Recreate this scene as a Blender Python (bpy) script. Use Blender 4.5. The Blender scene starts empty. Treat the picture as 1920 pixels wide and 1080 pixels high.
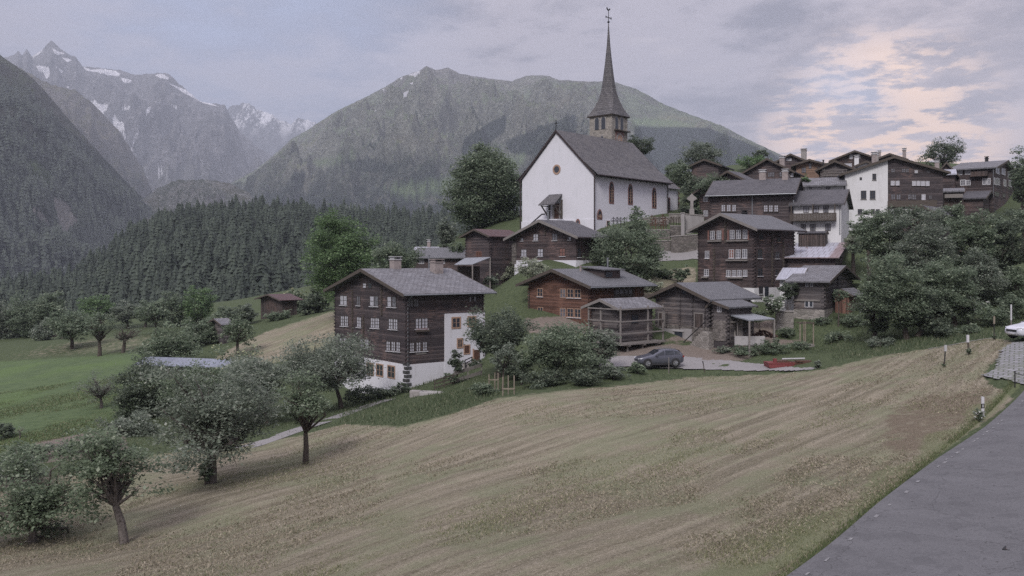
import bpy, math, random
import numpy as np
from mathutils import Vector, noise as mn
random.seed(7); rng = np.random.default_rng(7)
C = bpy.context.scene.collection
F = 1663.0; HOR = 490.0; CX = 960.0
R = math.radians
def P(px, py, Y): return Vector(((px-CX)/F*Y, Y, (HOR-py)/F*Y))
def topx(x, y, z): return CX+F*x/y, HOR-F*z/y

# ---------------------------------------------------------------- materials
class NM:
    def __init__(s, name):
        s.m = bpy.data.materials.new(name); s.m.use_nodes = True
        s.nt = s.m.node_tree; s.nt.nodes.clear()
        s.out = s.nt.nodes.new('ShaderNodeOutputMaterial')
    def n(s, t, **kw):
        nd = s.nt.nodes.new('ShaderNode'+t)
        for k, v in kw.items():
            if k.startswith('i_'):
                key = k[2:]; key = int(key) if key.isdigit() else key.replace('_', ' ')
                s.set(nd, key, v)
            else: setattr(nd, k, v)
        return nd
    def set(s, nd, key, v):
        if isinstance(v, bpy.types.NodeSocket): s.nt.links.new(v, nd.inputs[key])
        elif isinstance(v, bpy.types.Node): s.nt.links.new(v.outputs[0], nd.inputs[key])
        else: nd.inputs[key].default_value = v
    def math(s, op, a, b=0.0, c=None):
        nd = s.n('Math', operation=op); s.set(nd, 0, a); s.set(nd, 1, b)
        if c is not None: s.set(nd, 2, c)
        return nd.outputs[0]
    def mix(s, f, a, b, bt='MIX'):
        nd = s.n('Mix', data_type='RGBA', blend_type=bt, clamp_factor=True)
        s.set(nd, 0, f); s.set(nd, 6, col4(a)); s.set(nd, 7, col4(b)); return nd.outputs[2]
    def noise(s, vec, scale, detail=4, rough=.55, dist=0.0):
        nd = s.n('TexNoise'); s.set(nd, 'Scale', scale); s.set(nd, 'Detail', detail); s.set(nd, 'Roughness', rough); s.set(nd, 'Distortion', dist)
        if vec is not None: s.set(nd, 'Vector', vec)
        return nd.outputs[0]
    def ramp(s, f, lo, hi, a=0.0, b=1.0):
        nd = s.n('MapRange', interpolation_type='SMOOTHSTEP'); s.set(nd, 0, f); s.set(nd, 1, lo); s.set(nd, 2, hi); s.set(nd, 3, a); s.set(nd, 4, b); return nd.outputs[0]
    def map(s, vec, scale=(1,1,1), rot=(0,0,0), loc=(0,0,0)):
        if rot != (0,0,0) and scale != (1,1,1): vec = s.map(vec, (1,1,1), rot); rot = (0,0,0)
        nd = s.n('Mapping'); s.set(nd, 'Vector', vec); nd.inputs['Scale'].default_value = scale; nd.inputs['Rotation'].default_value = rot; nd.inputs['Location'].default_value = loc
        return nd.outputs[0]
    def obj(s): return s.n('TexCoord').outputs['Object']
    def uv(s): return s.n('TexCoord').outputs['UV']
    def sep(s, v):
        nd = s.n('SeparateXYZ'); s.set(nd, 0, v); return nd.outputs
    def comb(s, x, y, z):
        nd = s.n('CombineXYZ'); s.set(nd, 0, x); s.set(nd, 1, y); s.set(nd, 2, z); return nd.outputs[0]
    def bump(s, h, strength=.4, dist=.02):
        nd = s.n('Bump'); s.set(nd, 'Height', h); s.set(nd, 'Strength', strength); s.set(nd, 'Distance', dist); return nd.outputs[0]
    def bsdf(s, color, rough=.8, bump=None, spec=.3, metal=0.0, extra=None):
        b = s.n('BsdfPrincipled'); s.set(b, 'Base Color', col4(color)); s.set(b, 'Roughness', rough)
        s.set(b, 'Specular IOR Level', spec); s.set(b, 'Metallic', metal)
        if bump is not None: s.set(b, 'Normal', bump)
        for k, v in (extra or {}).items(): s.set(b, k, v)
        s.nt.links.new(b.outputs[0], s.out.inputs[0]); return s.m
def col4(c):
    if isinstance(c, (tuple, list)) and len(c) == 3: return (*c, 1.0)
    return c

def m_timber(name, c1, c2, c3, board=.2, vertical=False):
    c1, c2, c3 = [tuple(v*f for v, f in zip(c, (1.38, 1.48, 1.62))) for c in (c1, c2, c3)]
    s = NM(name); o = s.obj(); x, y, z = s.sep(o)
    ax = s.math('ADD', x, y) if vertical else z
    k = s.math('DIVIDE', ax, board); fl = s.math('FLOOR', k); fr = s.math('FRACT', k)
    wn = s.n('TexWhiteNoise', noise_dimensions='1D'); s.set(wn, 'W', fl)
    st = s.noise(s.map(o, (.5, .5, 9) if not vertical else (9, 9, .6)), 1.6, 5, .65)
    f = s.math('ADD', s.math('MULTIPLY', wn.outputs[0], .5), s.math('MULTIPLY', st, .75))
    c = s.mix(s.ramp(f, .45, .95), c1, c2)
    big = s.noise(o, .35, 3); c = s.mix(s.math('MULTIPLY', s.ramp(big, .44, .64), s.ramp(st, .45, .65)), c, c3)
    gap = s.ramp(fr, 0.0, .16, .45, 1.0)
    c = s.mix(s.math('SUBTRACT', 1.0, gap), c, (.006, .005, .004))
    prof = s.math('ADD', gap, s.math('MULTIPLY', st, .5))
    return s.bsdf(c, .75, s.bump(prof, .6, .03), .25)
def m_tiles(name, c1, c2, lichen, w=.45, h=.3, rough=.7, rowdark=.35):
    s = NM(name); u = s.uv()
    wob = s.n('VectorMath', operation='ADD'); s.set(wob, 0, u)
    nz = s.n('TexNoise'); s.set(nz, 'Vector', u); s.set(nz, 'Scale', .9); sc = s.n('VectorMath', operation='SCALE'); s.set(sc, 0, nz.outputs['Color']); s.set(sc, 'Scale', .12); s.set(wob, 1, sc.outputs[0])
    b = s.n('TexBrick'); s.set(b, 'Vector', wob.outputs[0]); s.set(b, 'Scale', 1.0); s.set(b, 'Brick Width', w); s.set(b, 'Row Height', h); s.set(b, 'Mortar Size', .035); s.set(b, 'Mortar Smooth', .3); s.set(b, 'Bias', 0.0)
    s.set(b, 'Color1', col4(c1)); s.set(b, 'Color2', col4(c2)); s.set(b, 'Mortar', col4(tuple(v*rowdark for v in c1)))
    c = s.mix(s.math('MULTIPLY', s.ramp(s.noise(u, .55, 5, .7), .42, .68), .75), b.outputs[0], lichen)
    c = s.mix(s.math('MULTIPLY', s.noise(s.map(u, (2.2, .5, 1)), 3.0, 3), .25), c, (.02, .02, .022))
    c = s.mix(s.ramp(s.noise(u, 9, 2), .55, .72), c, tuple(min(1, v*1.7) for v in c2))
    return s.bsdf(c, rough, s.bump(s.math('ADD', b.outputs[1], s.noise(u, 6, 3)), .5, -.03), .3)
def m_plain(name, c, rough=.7, var=.25, scale=3.0, metal=0.0, dark=None, spec=.3, bump=.15):
    s = NM(name); o = s.obj(); nz = s.noise(o, scale, 5, .6)
    d = dark or tuple(v*.55 for v in c)
    cc = s.mix(s.math('MULTIPLY', s.ramp(nz, .4, .75), min(1, var*2)), c, d)
    return s.bsdf(cc, rough, s.bump(nz, bump, .02), spec, metal)
def m_plaster(name, c, stain=(.3, .28, .25), amt=.35):
    s = NM(name); o = s.obj(); z = s.sep(o)[2]
    n1 = s.noise(o, .5, 6, .65); n2 = s.noise(s.map(o, (2.5, 2.5, .25)), 1.2, 4)
    f = s.math('MULTIPLY', s.ramp(s.math('ADD', s.math('MULTIPLY', n1, .6), s.math('MULTIPLY', n2, .4)), .48, .72), amt)
    return s.bsdf(s.mix(f, c, stain), .9, s.bump(s.noise(o, 7, 4), .3, .02), .2)
def m_stone(name, c1, c2, mortar, scale=2.2, flat=1.6):
    s = NM(name); o = s.map(s.obj(), (1, 1, flat))
    v = s.n('TexVoronoi', feature='F1'); s.set(v, 'Vector', o); s.set(v, 'Scale', scale)
    e = s.n('TexVoronoi', feature='DISTANCE_TO_EDGE'); s.set(e, 'Vector', o); s.set(e, 'Scale', scale)
    rnd = s.sep(v.outputs['Color'])[0]
    c = s.mix(rnd, c1, c2); c = s.mix(s.math('MULTIPLY', s.noise(o, 6, 4), .5), c, (.06, .055, .05))
    ed = s.ramp(e.outputs[0], .0, .09)
    c = s.mix(ed, mortar, c); c = s.mix(s.ramp(s.noise(o, .4, 4), .5, .75, 0, .5), c, (.10, .10, .085))
    return s.bsdf(c, .9, s.bump(s.math('ADD', ed, s.noise(o, 8, 3)), .8, .05), .2)
def m_leaf(name, c1, c2, c3=None, trans=.3):
    if 'leaves' in name: c1, c2, c3 = [tuple(v*1.62 for v in c) if c else None for c in (c1, c2, c3)]; trans = .45
    if 'needles' in name: c1, c2, c3 = [tuple(v*.95 for v in c) if c else None for c in (c1, c2, c3)]
    s = NM(name); g = s.n('NewGeometry'); r = g.outputs['Random Per Island']
    c = s.mix(r, c1, c2)
    if c3: c = s.mix(s.ramp(r, .86, .9), c, c3)
    if 'needles' in name:
        nn = s.noise(g.outputs['Position'], .09, 3, .7); c = s.mix(s.ramp(nn, .40, .60), s.mix(.6, c, tuple(v*.75 for v in c1)), s.mix(.5, c, tuple(v*1.25 for v in c2)))
    b = s.n('BsdfPrincipled'); s.set(b, 'Base Color', c); s.set(b, 'Roughness', .6); s.set(b, 'Specular IOR Level', .25)
    t = s.n('BsdfTranslucent'); s.set(t, 0, c); mx = s.n('MixShader'); s.set(mx, 0, trans)
    s.nt.links.new(b.outputs[0], mx.inputs[1]); s.nt.links.new(t.outputs[0], mx.inputs[2]); s.nt.links.new(mx.outputs[0], s.out.inputs[0]); return s.m
def m_glass(name, c=(.03, .035, .045), rough=.12):
    s = NM(name); return s.bsdf(c, rough, None, .6)

MT = {}
MT['timber_black'] = m_timber('weathered_black_timber', (.027, .021, .021), (.068, .052, .048), (.115, .072, .058))
MT['timber_dark'] = m_timber('dark_brown_timber', (.026, .019, .018), (.066, .048, .043), (.13, .08, .065))
MT['timber_grey'] = m_timber('greyed_timber', (.036, .030, .029), (.098, .083, .076), (.14, .105, .085), .26)
MT['timber_red'] = m_timber('red_brown_timber', (.050, .025, .017), (.105, .052, .035), (.15, .075, .05))
MT['timber_tan'] = m_timber('tan_timber', (.10, .062, .042), (.17, .105, .07), (.22, .14, .10))
MT['planks'] = m_timber('upright_planks', (.025, .019, .016), (.06, .045, .038), (.10, .06, .045), .16, True)
MT['planks_red'] = m_timber('reddish_upright_planks', (.05, .025, .018), (.15, .075, .052), (.19, .10, .07), .18, True)
MT['slate'] = m_tiles('grey_stone_slabs', (.115, .115, .125), (.20, .20, .215), (.10, .095, .10), .6, .42)
MT['slate_dark'] = m_tiles('dark_slate', (.060, .059, .066), (.105, .103, .113), (.09, .086, .092), .4, .28)
MT['slate_church'] = m_tiles('church_stone_slabs', (.070, .068, .074), (.135, .13, .135), (.105, .10, .098), .5, .33)
MT['slate_grey'] = m_tiles('even_grey_slate', (.115, .118, .128), (.155, .158, .17), (.12, .12, .13), .35, .28)
MT['sheet'] = m_tiles('pale_sheet_roof', (.22, .235, .255), (.26, .275, .30), (.19, .2, .215), .55, 40.0, .5, .6)
MT['tile_red'] = m_tiles('dull_red_tiles', (.085, .050, .052), (.12, .07, .07), (.075, .055, .058), .3, .35)
MT['tin'] = m_tiles('galvanised_sheet', (.33, .34, .39), (.39, .40, .45), (.30, .30, .34), .75, 30.0, .45, .7)
MT['bluetin'] = m_tiles('blue_grey_sheet', (.17, .19, .24), (.22, .24, .29), (.16, .17, .2), 1.0, 30.0, .5, .7)
s = NM('rusty_sheet'); u = s.uv(); n = s.noise(s.map(u, (1.1, .25, 1)), 1.6, 5, .7)
br = s.n('TexBrick'); s.set(br, 'Vector', u); s.set(br, 'Scale', 1.0); s.set(br, 'Brick Width', .7); s.set(br, 'Row Height', 2.4); s.set(br, 'Mortar Size', .03); s.set(br, 'Color1', (.38, .38, .44, 1)); s.set(br, 'Color2', (.31, .32, .37, 1)); s.set(br, 'Mortar', (.12, .10, .10, 1))
ux = s.sep(u)[0]
rc = s.mix(s.math('MAXIMUM', s.ramp(n, .61, .70), s.math('MULTIPLY', s.ramp(ux, 1.5, .9), .7)), br.outputs[0], s.mix(s.noise(u, 5), (.10, .045, .035), (.20, .11, .09)))
MT['rusttin'] = s.bsdf(rc, .5, s.bump(br.outputs[1], .4, -.03), .4)
MT['white'] = m_plaster('white_plaster', (.55, .55, .585))
MT['church_white'] = m_plaster('church_white_plaster', (.56, .56, .60), (.38, .40, .41), .40)
MT['offwhite'] = m_plaster('off_white_plaster', (.56, .56, .57), (.28, .27, .26), .4)
MT['render_grey'] = m_plaster('grey_render', (.28, .27, .27), (.12, .11, .11), .6)
MT['stone'] = m_stone('rubble_stone', (.10, .09, .085), (.22, .20, .185), (.13, .12, .11))
MT['stone_light'] = m_stone('pale_rubble_stone', (.20, .185, .17), (.36, .335, .31), (.27, .255, .24), 2.0)
MT['stone_tower'] = m_stone('tower_rubble', (.20, .185, .165), (.38, .35, .31), (.34, .32, .295), 1.9, 1.9)
MT['stonework'] = m_plain('dressed_stone', (.26, .245, .235), .9, .4, 4)
MT['darkstone'] = m_plain('dark_quoin_stone', (.06, .06, .06), .9, .4, 4)
MT['concrete'] = m_plain('pale_concrete', (.34, .33, .33), .9, .3, 2)
MT['frame_white'] = m_plain('white_window_paint', (.46, .46, .48), .5, .1)
MT['frame_tan'] = m_plain('tan_window_surround', (.33, .22, .16), .6, .3)
MT['frame_red'] = m_plain('red_brown_window_frame', (.19, .10, .085), .6, .3)
MT['frame_dark'] = m_plain('dark_window_frame', (.05, .042, .038), .6, .3)
MT['pane_dark'] = m_glass('dark_glass')
MT['pane_curtain'] = m_plain('glass_with_pale_curtain', (.40, .40, .44), .2, .35, 5, 0, (.12, .12, .14), .6, 0)
MT['pane_mid'] = m_plain('glass_with_dim_curtain', (.15, .15, .17), .2, .5, 4, 0, (.03, .03, .035), .6, 0)
MT['wood_beam'] = m_plain('weathered_beam', (.075, .062, .052), .8, .4, 5)
MT['wood_pale'] = m_plain('pale_new_wood', (.22, .19, .15), .8, .3, 5)
MT['wood_silver'] = m_plain('silvered_wood', (.19, .175, .165), .8, .4, 5)
MT['wood_door'] = m_plain('brown_door_wood', (.085, .045, .032), .6, .4, 5)
MT['metal_pipe'] = m_plain('zinc_pipe', (.20, .21, .225), .4, .2, 3, .5)
MT['copper_pipe'] = m_plain('browned_copper_pipe', (.055, .042, .042), .5, .2, 3, .5)
MT['iron'] = m_plain('black_iron', (.02, .02, .022), .6, .2)
MT['chimney'] = m_plain('chimney_render', (.27, .235, .225), .9, .4, 3)
MT['cap'] = m_plain('chimney_cap', (.36, .36, .37), .7, .2)
MT['flowers'] = m_leaf('red_flowers', (.30, .05, .06), (.22, .12, .10), (.5, .4, .4))
MT['bark'] = m_plain('rough_bark', (.085, .072, .062), .95, .6, 9, 0, (.025, .021, .018), .1, .6)
MT['bark_grey'] = m_plain('grey_bark', (.13, .115, .105), .95, .6, 9, 0, (.04, .035, .03), .1, .6)
MT['leaf_apple'] = m_leaf('apple_leaves', (.064, .088, .055), (.120, .150, .098), (.18, .205, .15))
MT['leaf_greygreen'] = m_leaf('grey_green_leaves', (.078, .098, .074), (.138, .158, .122), (.2, .215, .18))
MT['leaf_mid'] = m_leaf('mid_green_leaves', (.070, .095, .062), (.124, .152, .105), (.17, .195, .14))
MT['leaf_dark'] = m_leaf('dark_green_leaves', (.048, .064, .046), (.094, .114, .080), (.14, .16, .115))
MT['leaf_fresh'] = m_leaf('fresh_green_leaves', (.062, .10, .046), (.105, .155, .075), (.14, .19, .10))
MT['leaf_pale'] = m_leaf('pale_leaves', (.13, .15, .11), (.21, .225, .17), (.29, .3, .23))
MT['leaf_cream'] = m_leaf('cream_blossom', (.24, .26, .14), (.40, .41, .26), (.12, .16, .08))
MT['leaf_white'] = m_leaf('white_blossom', (.45, .45, .42), (.6, .6, .57), (.12, .16, .08))
MT['needles'] = m_leaf('spruce_needles', (.044, .060, .048), (.076, .096, .072), None, .3)
MT['needles_far'] = m_leaf('far_spruce_needles', (.040, .052, .042), (.070, .086, .066), None, .2)

# ---------------------------------------------------------------- mesh helpers
def link(name, me, parent=None):
    o = bpy.data.objects.new(name, me); C.objects.link(o)
    if parent is not None: o.parent = parent
    return o
def tag(o, label=None, cat=None, group=None, kind=None):
    if label: o['label'] = label
    if cat: o['category'] = cat
    if group: o['group'] = group
    if kind: o['kind'] = kind
    return o
def np_mesh(name, V, Fq, mat, smooth=False):
    me = bpy.data.meshes.new(name); V = np.ascontiguousarray(V, dtype=np.float32); Fq = np.ascontiguousarray(Fq, dtype=np.int32)
    n, k = Fq.shape
    me.vertices.add(len(V)); me.vertices.foreach_set('co', V.ravel())
    me.loops.add(n*k); me.loops.foreach_set('vertex_index', Fq.ravel())
    me.polygons.add(n); me.polygons.foreach_set('loop_start', np.arange(0, n*k, k, dtype=np.int32))
    try: me.polygons.foreach_set('loop_total', np.full(n, k, dtype=np.int32))
    except Exception: pass
    if smooth: me.polygons.foreach_set('use_smooth', np.ones(n, dtype=bool))
    me.update(calc_edges=True); me.materials.append(mat); return me
class MB:
    def __init__(s): s.v = []; s.f = []; s.uvs = []
    def poly(s, pts, uv=None):
        i = len(s.v); s.v += [tuple(p) for p in pts]; s.f.append(tuple(range(i, i+len(pts)))); s.uvs.append(uv)
    def box(s, x0, x1, y0, y1, z0, z1):
        if x0 > x1: x0, x1 = x1, x0
        if y0 > y1: y0, y1 = y1, y0
        if z0 > z1: z0, z1 = z1, z0
        i = len(s.v); s.v += [(x0,y0,z0),(x1,y0,z0),(x1,y1,z0),(x0,y1,z0),(x0,y0,z1),(x1,y0,z1),(x1,y1,z1),(x0,y1,z1)]
        for q in ((0,3,2,1),(4,5,6,7),(0,1,5,4),(1,2,6,5),(2,3,7,6),(3,0,4,7)): s.f.append(tuple(i+k for k in q)); s.uvs.append(None)
    def extr(s, poly, vec, uv=None):
        """solid from polygon (list of 3-vectors) pushed along vec"""
        a = [Vector(p) for p in poly]; v = Vector(vec); b = [p+v for p in a]; n = len(a); i = len(s.v)
        s.v += [tuple(p) for p in a+b]
        s.f.append(tuple(i+k for k in range(n))[::-1]); s.uvs.append(uv[::-1] if uv else None)
        s.f.append(tuple(i+n+k for k in range(n))); s.uvs.append(uv)
        for k in range(n): q = (k+1) % n; s.f.append((i+k, i+q, i+n+q, i+n+k)); s.uvs.append(None)
    def tube(s, p0, p1, r0, r1=None, n=8, caps=True):
        p0 = Vector(p0); p1 = Vector(p1); r1 = r0 if r1 is None else r1; d = (p1-p0)
        if d.length < 1e-6: return
        d.normalize(); a = d.orthogonal().normalized(); b = d.cross(a); i = len(s.v)
        for p, r in ((p0, r0), (p1, r1)):
            for k in range(n): t = 2*math.pi*k/n; s.v.append(tuple(p+a*math.cos(t)*r+b*math.sin(t)*r))
        for k in range(n): q = (k+1) % n; s.f.append((i+k, i+q, i+n+q, i+n+k)); s.uvs.append(None)
        if caps: s.f.append(tuple(i+k for k in range(n))[::-1]); s.uvs.append(None); s.f.append(tuple(i+n+k for k in range(n))); s.uvs.append(None)
    def path(s, pts, rs, n=7):
        for k in range(len(pts)-1): s.tube(pts[k], pts[k+1], rs[k], rs[k+1], n, True)
    def lathe(s, prof, c=(0,0,0), n=16, axis='z'):
        i = len(s.v)
        for r, h in prof:
            for k in range(n):
                t = 2*math.pi*k/n; a, b = r*math.cos(t), r*math.sin(t)
                p = (c[0]+a, c[1]+b, c[2]+h) if axis == 'z' else ((c[0]+a, c[1]+h, c[2]+b) if axis == 'y' else (c[0]+h, c[1]+a, c[2]+b))
                s.v.append(p)
        for j in range(len(prof)-1):
            for k in range(n): q = (k+1) % n; s.f.append((i+j*n+k, i+j*n+q, i+(j+1)*n+q, i+(j+1)*n+k)); s.uvs.append(None)
        s.f.append(tuple(i+k for k in range(n))); s.uvs.append(None); s.f.append(tuple(i+(len(prof)-1)*n+k for k in range(n))); s.uvs.append(None)
    def build(s, name, mat, parent=None, smooth=False, bev=0):
        me = bpy.data.meshes.new(name); me.from_pydata(s.v, [], s.f); me.materials.append(MT[mat] if isinstance(mat, str) else mat)
        if any(u for u in s.uvs):
            ul = me.uv_layers.new(name='UVMap')
            for p, u in zip(me.polygons, s.uvs):
                if u:
                    for k, li in enumerate(p.loop_indices): ul.data[li].uv = u[k]
        if smooth:
            for p in me.polygons: p.use_smooth = True
        me.update(); o = link(name, me, parent)
        if bev:
            m = o.modifiers.new('bevel', 'BEVEL'); m.width = bev; m.segments = 1; m.limit_method = 'ANGLE'
        return o
def empty(name, loc, rz=0.0, label=None, cat=None, group=None):
    o = bpy.data.objects.new(name, None); C.objects.link(o); o.location = loc; o.rotation_euler = (0, 0, rz); o.empty_display_size = .3
    return tag(o, label, cat, group)

# ---------------------------------------------------------------- terrain height (RBF through surveyed points)
CP = """960 1080 28;1480 1080 27;500 1080 32;0 1080 36;-400 1080 40;232 1018 42;0 960 50;-300 950 54;395 905 52;573 865 58;700 800 66;960 900 43;960 755 64
1200 900 42;1200 722 74;1450 712 76;1234 682 84;1400 688 82;1600 668 79;1770 686 62;1500 900 38;1350 1000 32;1600 800 49;1800 735 54;1700 760 53
1640 950 33;1760 860 39;1850 800 44;1920 735 50;1920 1080 25.3;2300 1080 22;2300 900 31;2200 700 46;1880 690 55;1910 634 62;2100 640 60;1780 648 73;1860 633 66;2100 600 75
1700 630 86;1500 650 92;1480 592 99;1600 580 101;1620 562 106;1850 575 92;1920 530 100;2200 480 100;1290 652 91;1365 640 92;1440 627 95;1160 662 88;1060 620 97;1000 612 98
1050 705 80;930 722 80;760 728 91;650 745 99;905 668 98;835 702 95;745 748 84;620 787 74;560 803 70;560 665 110;625 600 122;500 628 127;400 668 116;480 602 142
190 767 88;0 822 80;100 832 75;250 722 100;0 682 150;-300 700 150;-300 830 90;100 645 165;185 667 140;232 662 140;295 622 175;350 625 165;60 650 162;150 822 72;-150 650 165
350 690 112;440 690 108;300 780 84;400 800 78
750 545 150;930 558 123;950 546 128;700 560 140;1000 491 116;1110 482 114;1200 500 122;1260 488 127;1300 480 128;1260 520 116;1290 545 110;1310 548 112;1410 563 106;1490 562 112
1112 430 132;978 428 141;1250 402 146;1200 405 143;870 440 150;820 460 160;1300 400 150;1400 437 128;1580 447 125;1600 430 138;1780 410 148;1500 480 118;1620 475 118;1700 440 128;1850 440 135;2100 420 130
1300 335 180;1500 335 172;1600 325 172;1750 335 175;1850 385 160;1980 380 150;1350 312 205;1700 300 225;1900 315 220;2200 320 210;1200 330 185;1050 400 190;900 430 200;1100 380 215
600 570 165;700 520 185;800 480 200;400 620 190;200 625 185;0 645 185;-300 650 190"""
cp = np.array([[float(v) for v in t.split()] for t in CP.replace('\n', ';').split(';')])
CPX = (cp[:,0]-CX)/F*cp[:,2]; CPY = cp[:,2]; CPZ = (HOR-cp[:,1])/F*cp[:,2]
def _rbf_fit():
    d = np.hypot(CPX[:,None]-CPX[None], CPY[:,None]-CPY[None]); n = len(CPX)
    A = np.zeros((n+3, n+3)); A[:n,:n] = np.sqrt(d*d+9.0) - np.eye(n)*(.6); A[:n,n] = 1; A[:n,n+1] = CPX; A[:n,n+2] = CPY; A[n:,:n] = A[:n,n:].T
    return np.linalg.solve(A, np.concatenate([CPZ, np.zeros(3)]))
RW = _rbf_fit()
def sstep(a, b, x): t = np.clip((x-a)/(b-a), 0, 1); return t*t*(3-2*t)
def H(x, y):
    x = np.atleast_1d(np.asarray(x, float)); y = np.atleast_1d(np.asarray(y, float)); sh = x.shape
    xf = x.ravel(); yf = y.ravel(); out = np.zeros(len(xf)); n = len(CPX)
    xe = np.clip(xf, -150, 130); ye = np.clip(yf, 14, 235)
    for a in range(0, len(xf), 40000):
        X = xe[a:a+40000]; Y = ye[a:a+40000]
        out[a:a+40000] = np.sqrt((X[:,None]-CPX)**2+(Y[:,None]-CPY)**2+9.0)@RW[:n]+RW[n]+RW[n+1]*X+RW[n+2]*Y
    far = np.maximum(sstep(215, 330, yf), np.maximum(sstep(150, 400, -xf), sstep(130, 500, xf)*0))
    lowz = np.where(yf > 215, -38.0, -30.0)
    out = out*(1-far)+np.minimum(lowz, out)*far
    return out.reshape(sh)
def h1(x, y): return float(H(x, y)[0])
def hit(px, py, ymin=20, ymax=230):
    """walk along the sight line through a pixel until it meets the ground"""
    Y = np.linspace(ymin, ymax, 1400); X = (px-CX)/F*Y; Z = (HOR-py)/F*Y; g = H(X, Y)
    w = np.where(Z <= g)[0]
    k = w[0] if len(w) else int(np.argmin(Z-g))
    return Vector((X[k], Y[k], g[k]))
def ground_at(px, Y): x = (px-CX)/F*Y; return Vector((x, Y, h1(x, Y)))
def polymask(px, py, poly, soft=6.0):
    pts = np.stack([px, py], -1); poly = np.array(poly, float); n = len(poly); inside = np.zeros(px.shape, bool); dist = np.full(px.shape, 1e9)
    for i in range(n):
        a = poly[i]; b = poly[(i+1) % n]; ab = b-a; ap = pts-a; t = np.clip((ap@ab)/(ab@ab), 0, 1)
        dist = np.minimum(dist, np.hypot(*np.moveaxis(ap-t[..., None]*ab, -1, 0)))
        c = ((a[1] > py) != (b[1] > py)) & (px < (b[0]-a[0])*(py-a[1])/(b[1]-a[1]+1e-12)+a[0]); inside ^= c
    sd = np.where(inside, dist, -dist); return sstep(-soft, soft, sd)
HAY = [[(-900,1700),(-900,960),(0,905),(120,890),(300,852),(560,818),(640,796),(760,800),(860,772),(930,748),(1060,732),(1160,724),(1290,708),(1440,702),(1540,694),(1640,670),(1780,648),(1862,634),(1905,642),(1850,690),(1850,715),(1900,745),(1870,775),(1800,822),(1640,940),(1465,1085),(1300,1700)],
       [(400,672),(440,650),(500,622),(560,603),(625,583),(660,640),(560,668),(480,690)],
       [(0,680),(30,660),(80,645),(200,628),(340,622),(330,654),(250,664),(140,668)],
       [(1120,560),(1200,530),(1260,505),(1305,500),(1305,560),(1230,560)]]
GREEN = [[(-900,1200),(-900,700),(0,678),(140,670),(340,655),(300,720),(260,760),(230,800),(60,835),(0,860)]]
DIRT = [[(1270,650),(1430,632),(1500,640),(1450,652),(1390,676),(1270,680)], [(1240,640),(1300,620),(1450,600),(1450,640)], [(60,830),(230,800),(240,850),(60,870)], [(980,598),(1090,590),(1100,625),(990,625)],[(1100,650),(1280,645),(1290,668),(1130,668)]]
BROWN = [[(1640,845),(1660,770),(1720,735),(1860,720),(1870,765),(1780,815),(1700,868)], [(1500,700),(1640,672),(1640,690),(1480,722)], [(1060,740),(1200,722),(1250,730),(1100,752)]]
def regions(px, py, Y):
    m = {}
    for k, ps in (('hay', HAY), ('meadow', GREEN), ('dirt', DIRT), ('brown', BROWN)):
        a = np.zeros(px.shape)
        for p in ps: a = np.maximum(a, polymask(px, py, p, 9.0 if k != 'brown' else 22.0))
        m[k] = a
    m['hay'] = m['hay']*(1-.55*polymask(px, py, [(-20,690),(0,640),(360,610),(360,670),(140,680)], 8))
    return m
def axis_coords(fine0, fine1, step, lo, hi, grow=1.12):
    a = list(np.arange(fine0, fine1, step)); s = step; x = a[-1]
    while x < hi: s *= grow; x += s; a.append(x)
    s = step; x = a[0]; b = []
    while x > lo: s *= grow; x -= s; b.append(x)
    return np.array(b[::-1]+a)
def grid_faces(nx, ny):
    i = np.arange(nx-1)[None]+np.arange(ny-1)[:, None]*nx; i = i.ravel(); return np.stack([i, i+1, i+1+nx, i+nx], 1)
def fbm(x, y, sc, oct=4, seed=0.0):
    return np.array([mn.fractal(Vector((a*sc+seed, b*sc-seed, seed)), .9, 2.1, oct) for a, b in zip(x.ravel(), y.ravel())]).reshape(x.shape)
gx = axis_coords(-48, 46, .62, -7000, 7000, 1.10); gy = axis_coords(20, 100, .62, -60, 16000, 1.05)
GX, GY = np.meshgrid(gx, gy); GZ = H(GX, GY)
near = (GY < 240) & (np.abs(GX) < 160)
nz = np.zeros(GX.shape); nz[near] = fbm(GX[near], GY[near], .9, 3)*.045+fbm(GX[near], GY[near], .12, 3, 5.)*.18
# keep the roadway itself even
rd = (GX-8.4)*.747-(GY-27)*.665
nz *= sstep(.6, -1.5, rd)*(GY < 52)+(GY >= 52)
GZ = GZ+nz
gpx = CX+F*GX/np.maximum(GY, 1); gpy = HOR-F*GZ/np.maximum(GY, 1)
reg = regions(gpx, gpy, GY); nearw = ((GY > 5) & (GY < 235)).astype(float)
me = np_mesh('ground', np.stack([GX, GY, GZ], -1).reshape(-1, 3), grid_faces(len(gx), len(gy)), None, True)
for k in reg:
    at = me.attributes.new(k, 'FLOAT', 'POINT'); at.data.foreach_set('value', (reg[k]*nearw*(.62 if k == 'brown' else 1)).ravel().astype(np.float32))
vg = sstep(-2.3, -1.2, rd+.5*np.sin(GX*1.3))*sstep(-.25, -.7, rd)*(GY < 52)*(GY > 15); at = me.attributes.new('verge', 'FLOAT', 'POINT'); at.data.foreach_set('value', vg.ravel().astype(np.float32))
me.materials.clear()
s = NM('meadow_ground'); o = s.obj()
def att(k): a = s.n('Attribute', attribute_name=k); return a.outputs['Fac']
rot = (0, 0, -R(44)); st = s.map(o, (.035, 1.25, 1), rot); st2 = s.map(o, (1.1, 2.6, 1), (0, 0, -R(42)))
sw = s.noise(st, 1.3, 6, .62, .0); fine = s.noise(st2, 4.5, 9, .88, .2); med = s.noise(o, .25, 4); cl = s.noise(o, 14, 3, .8)
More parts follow.
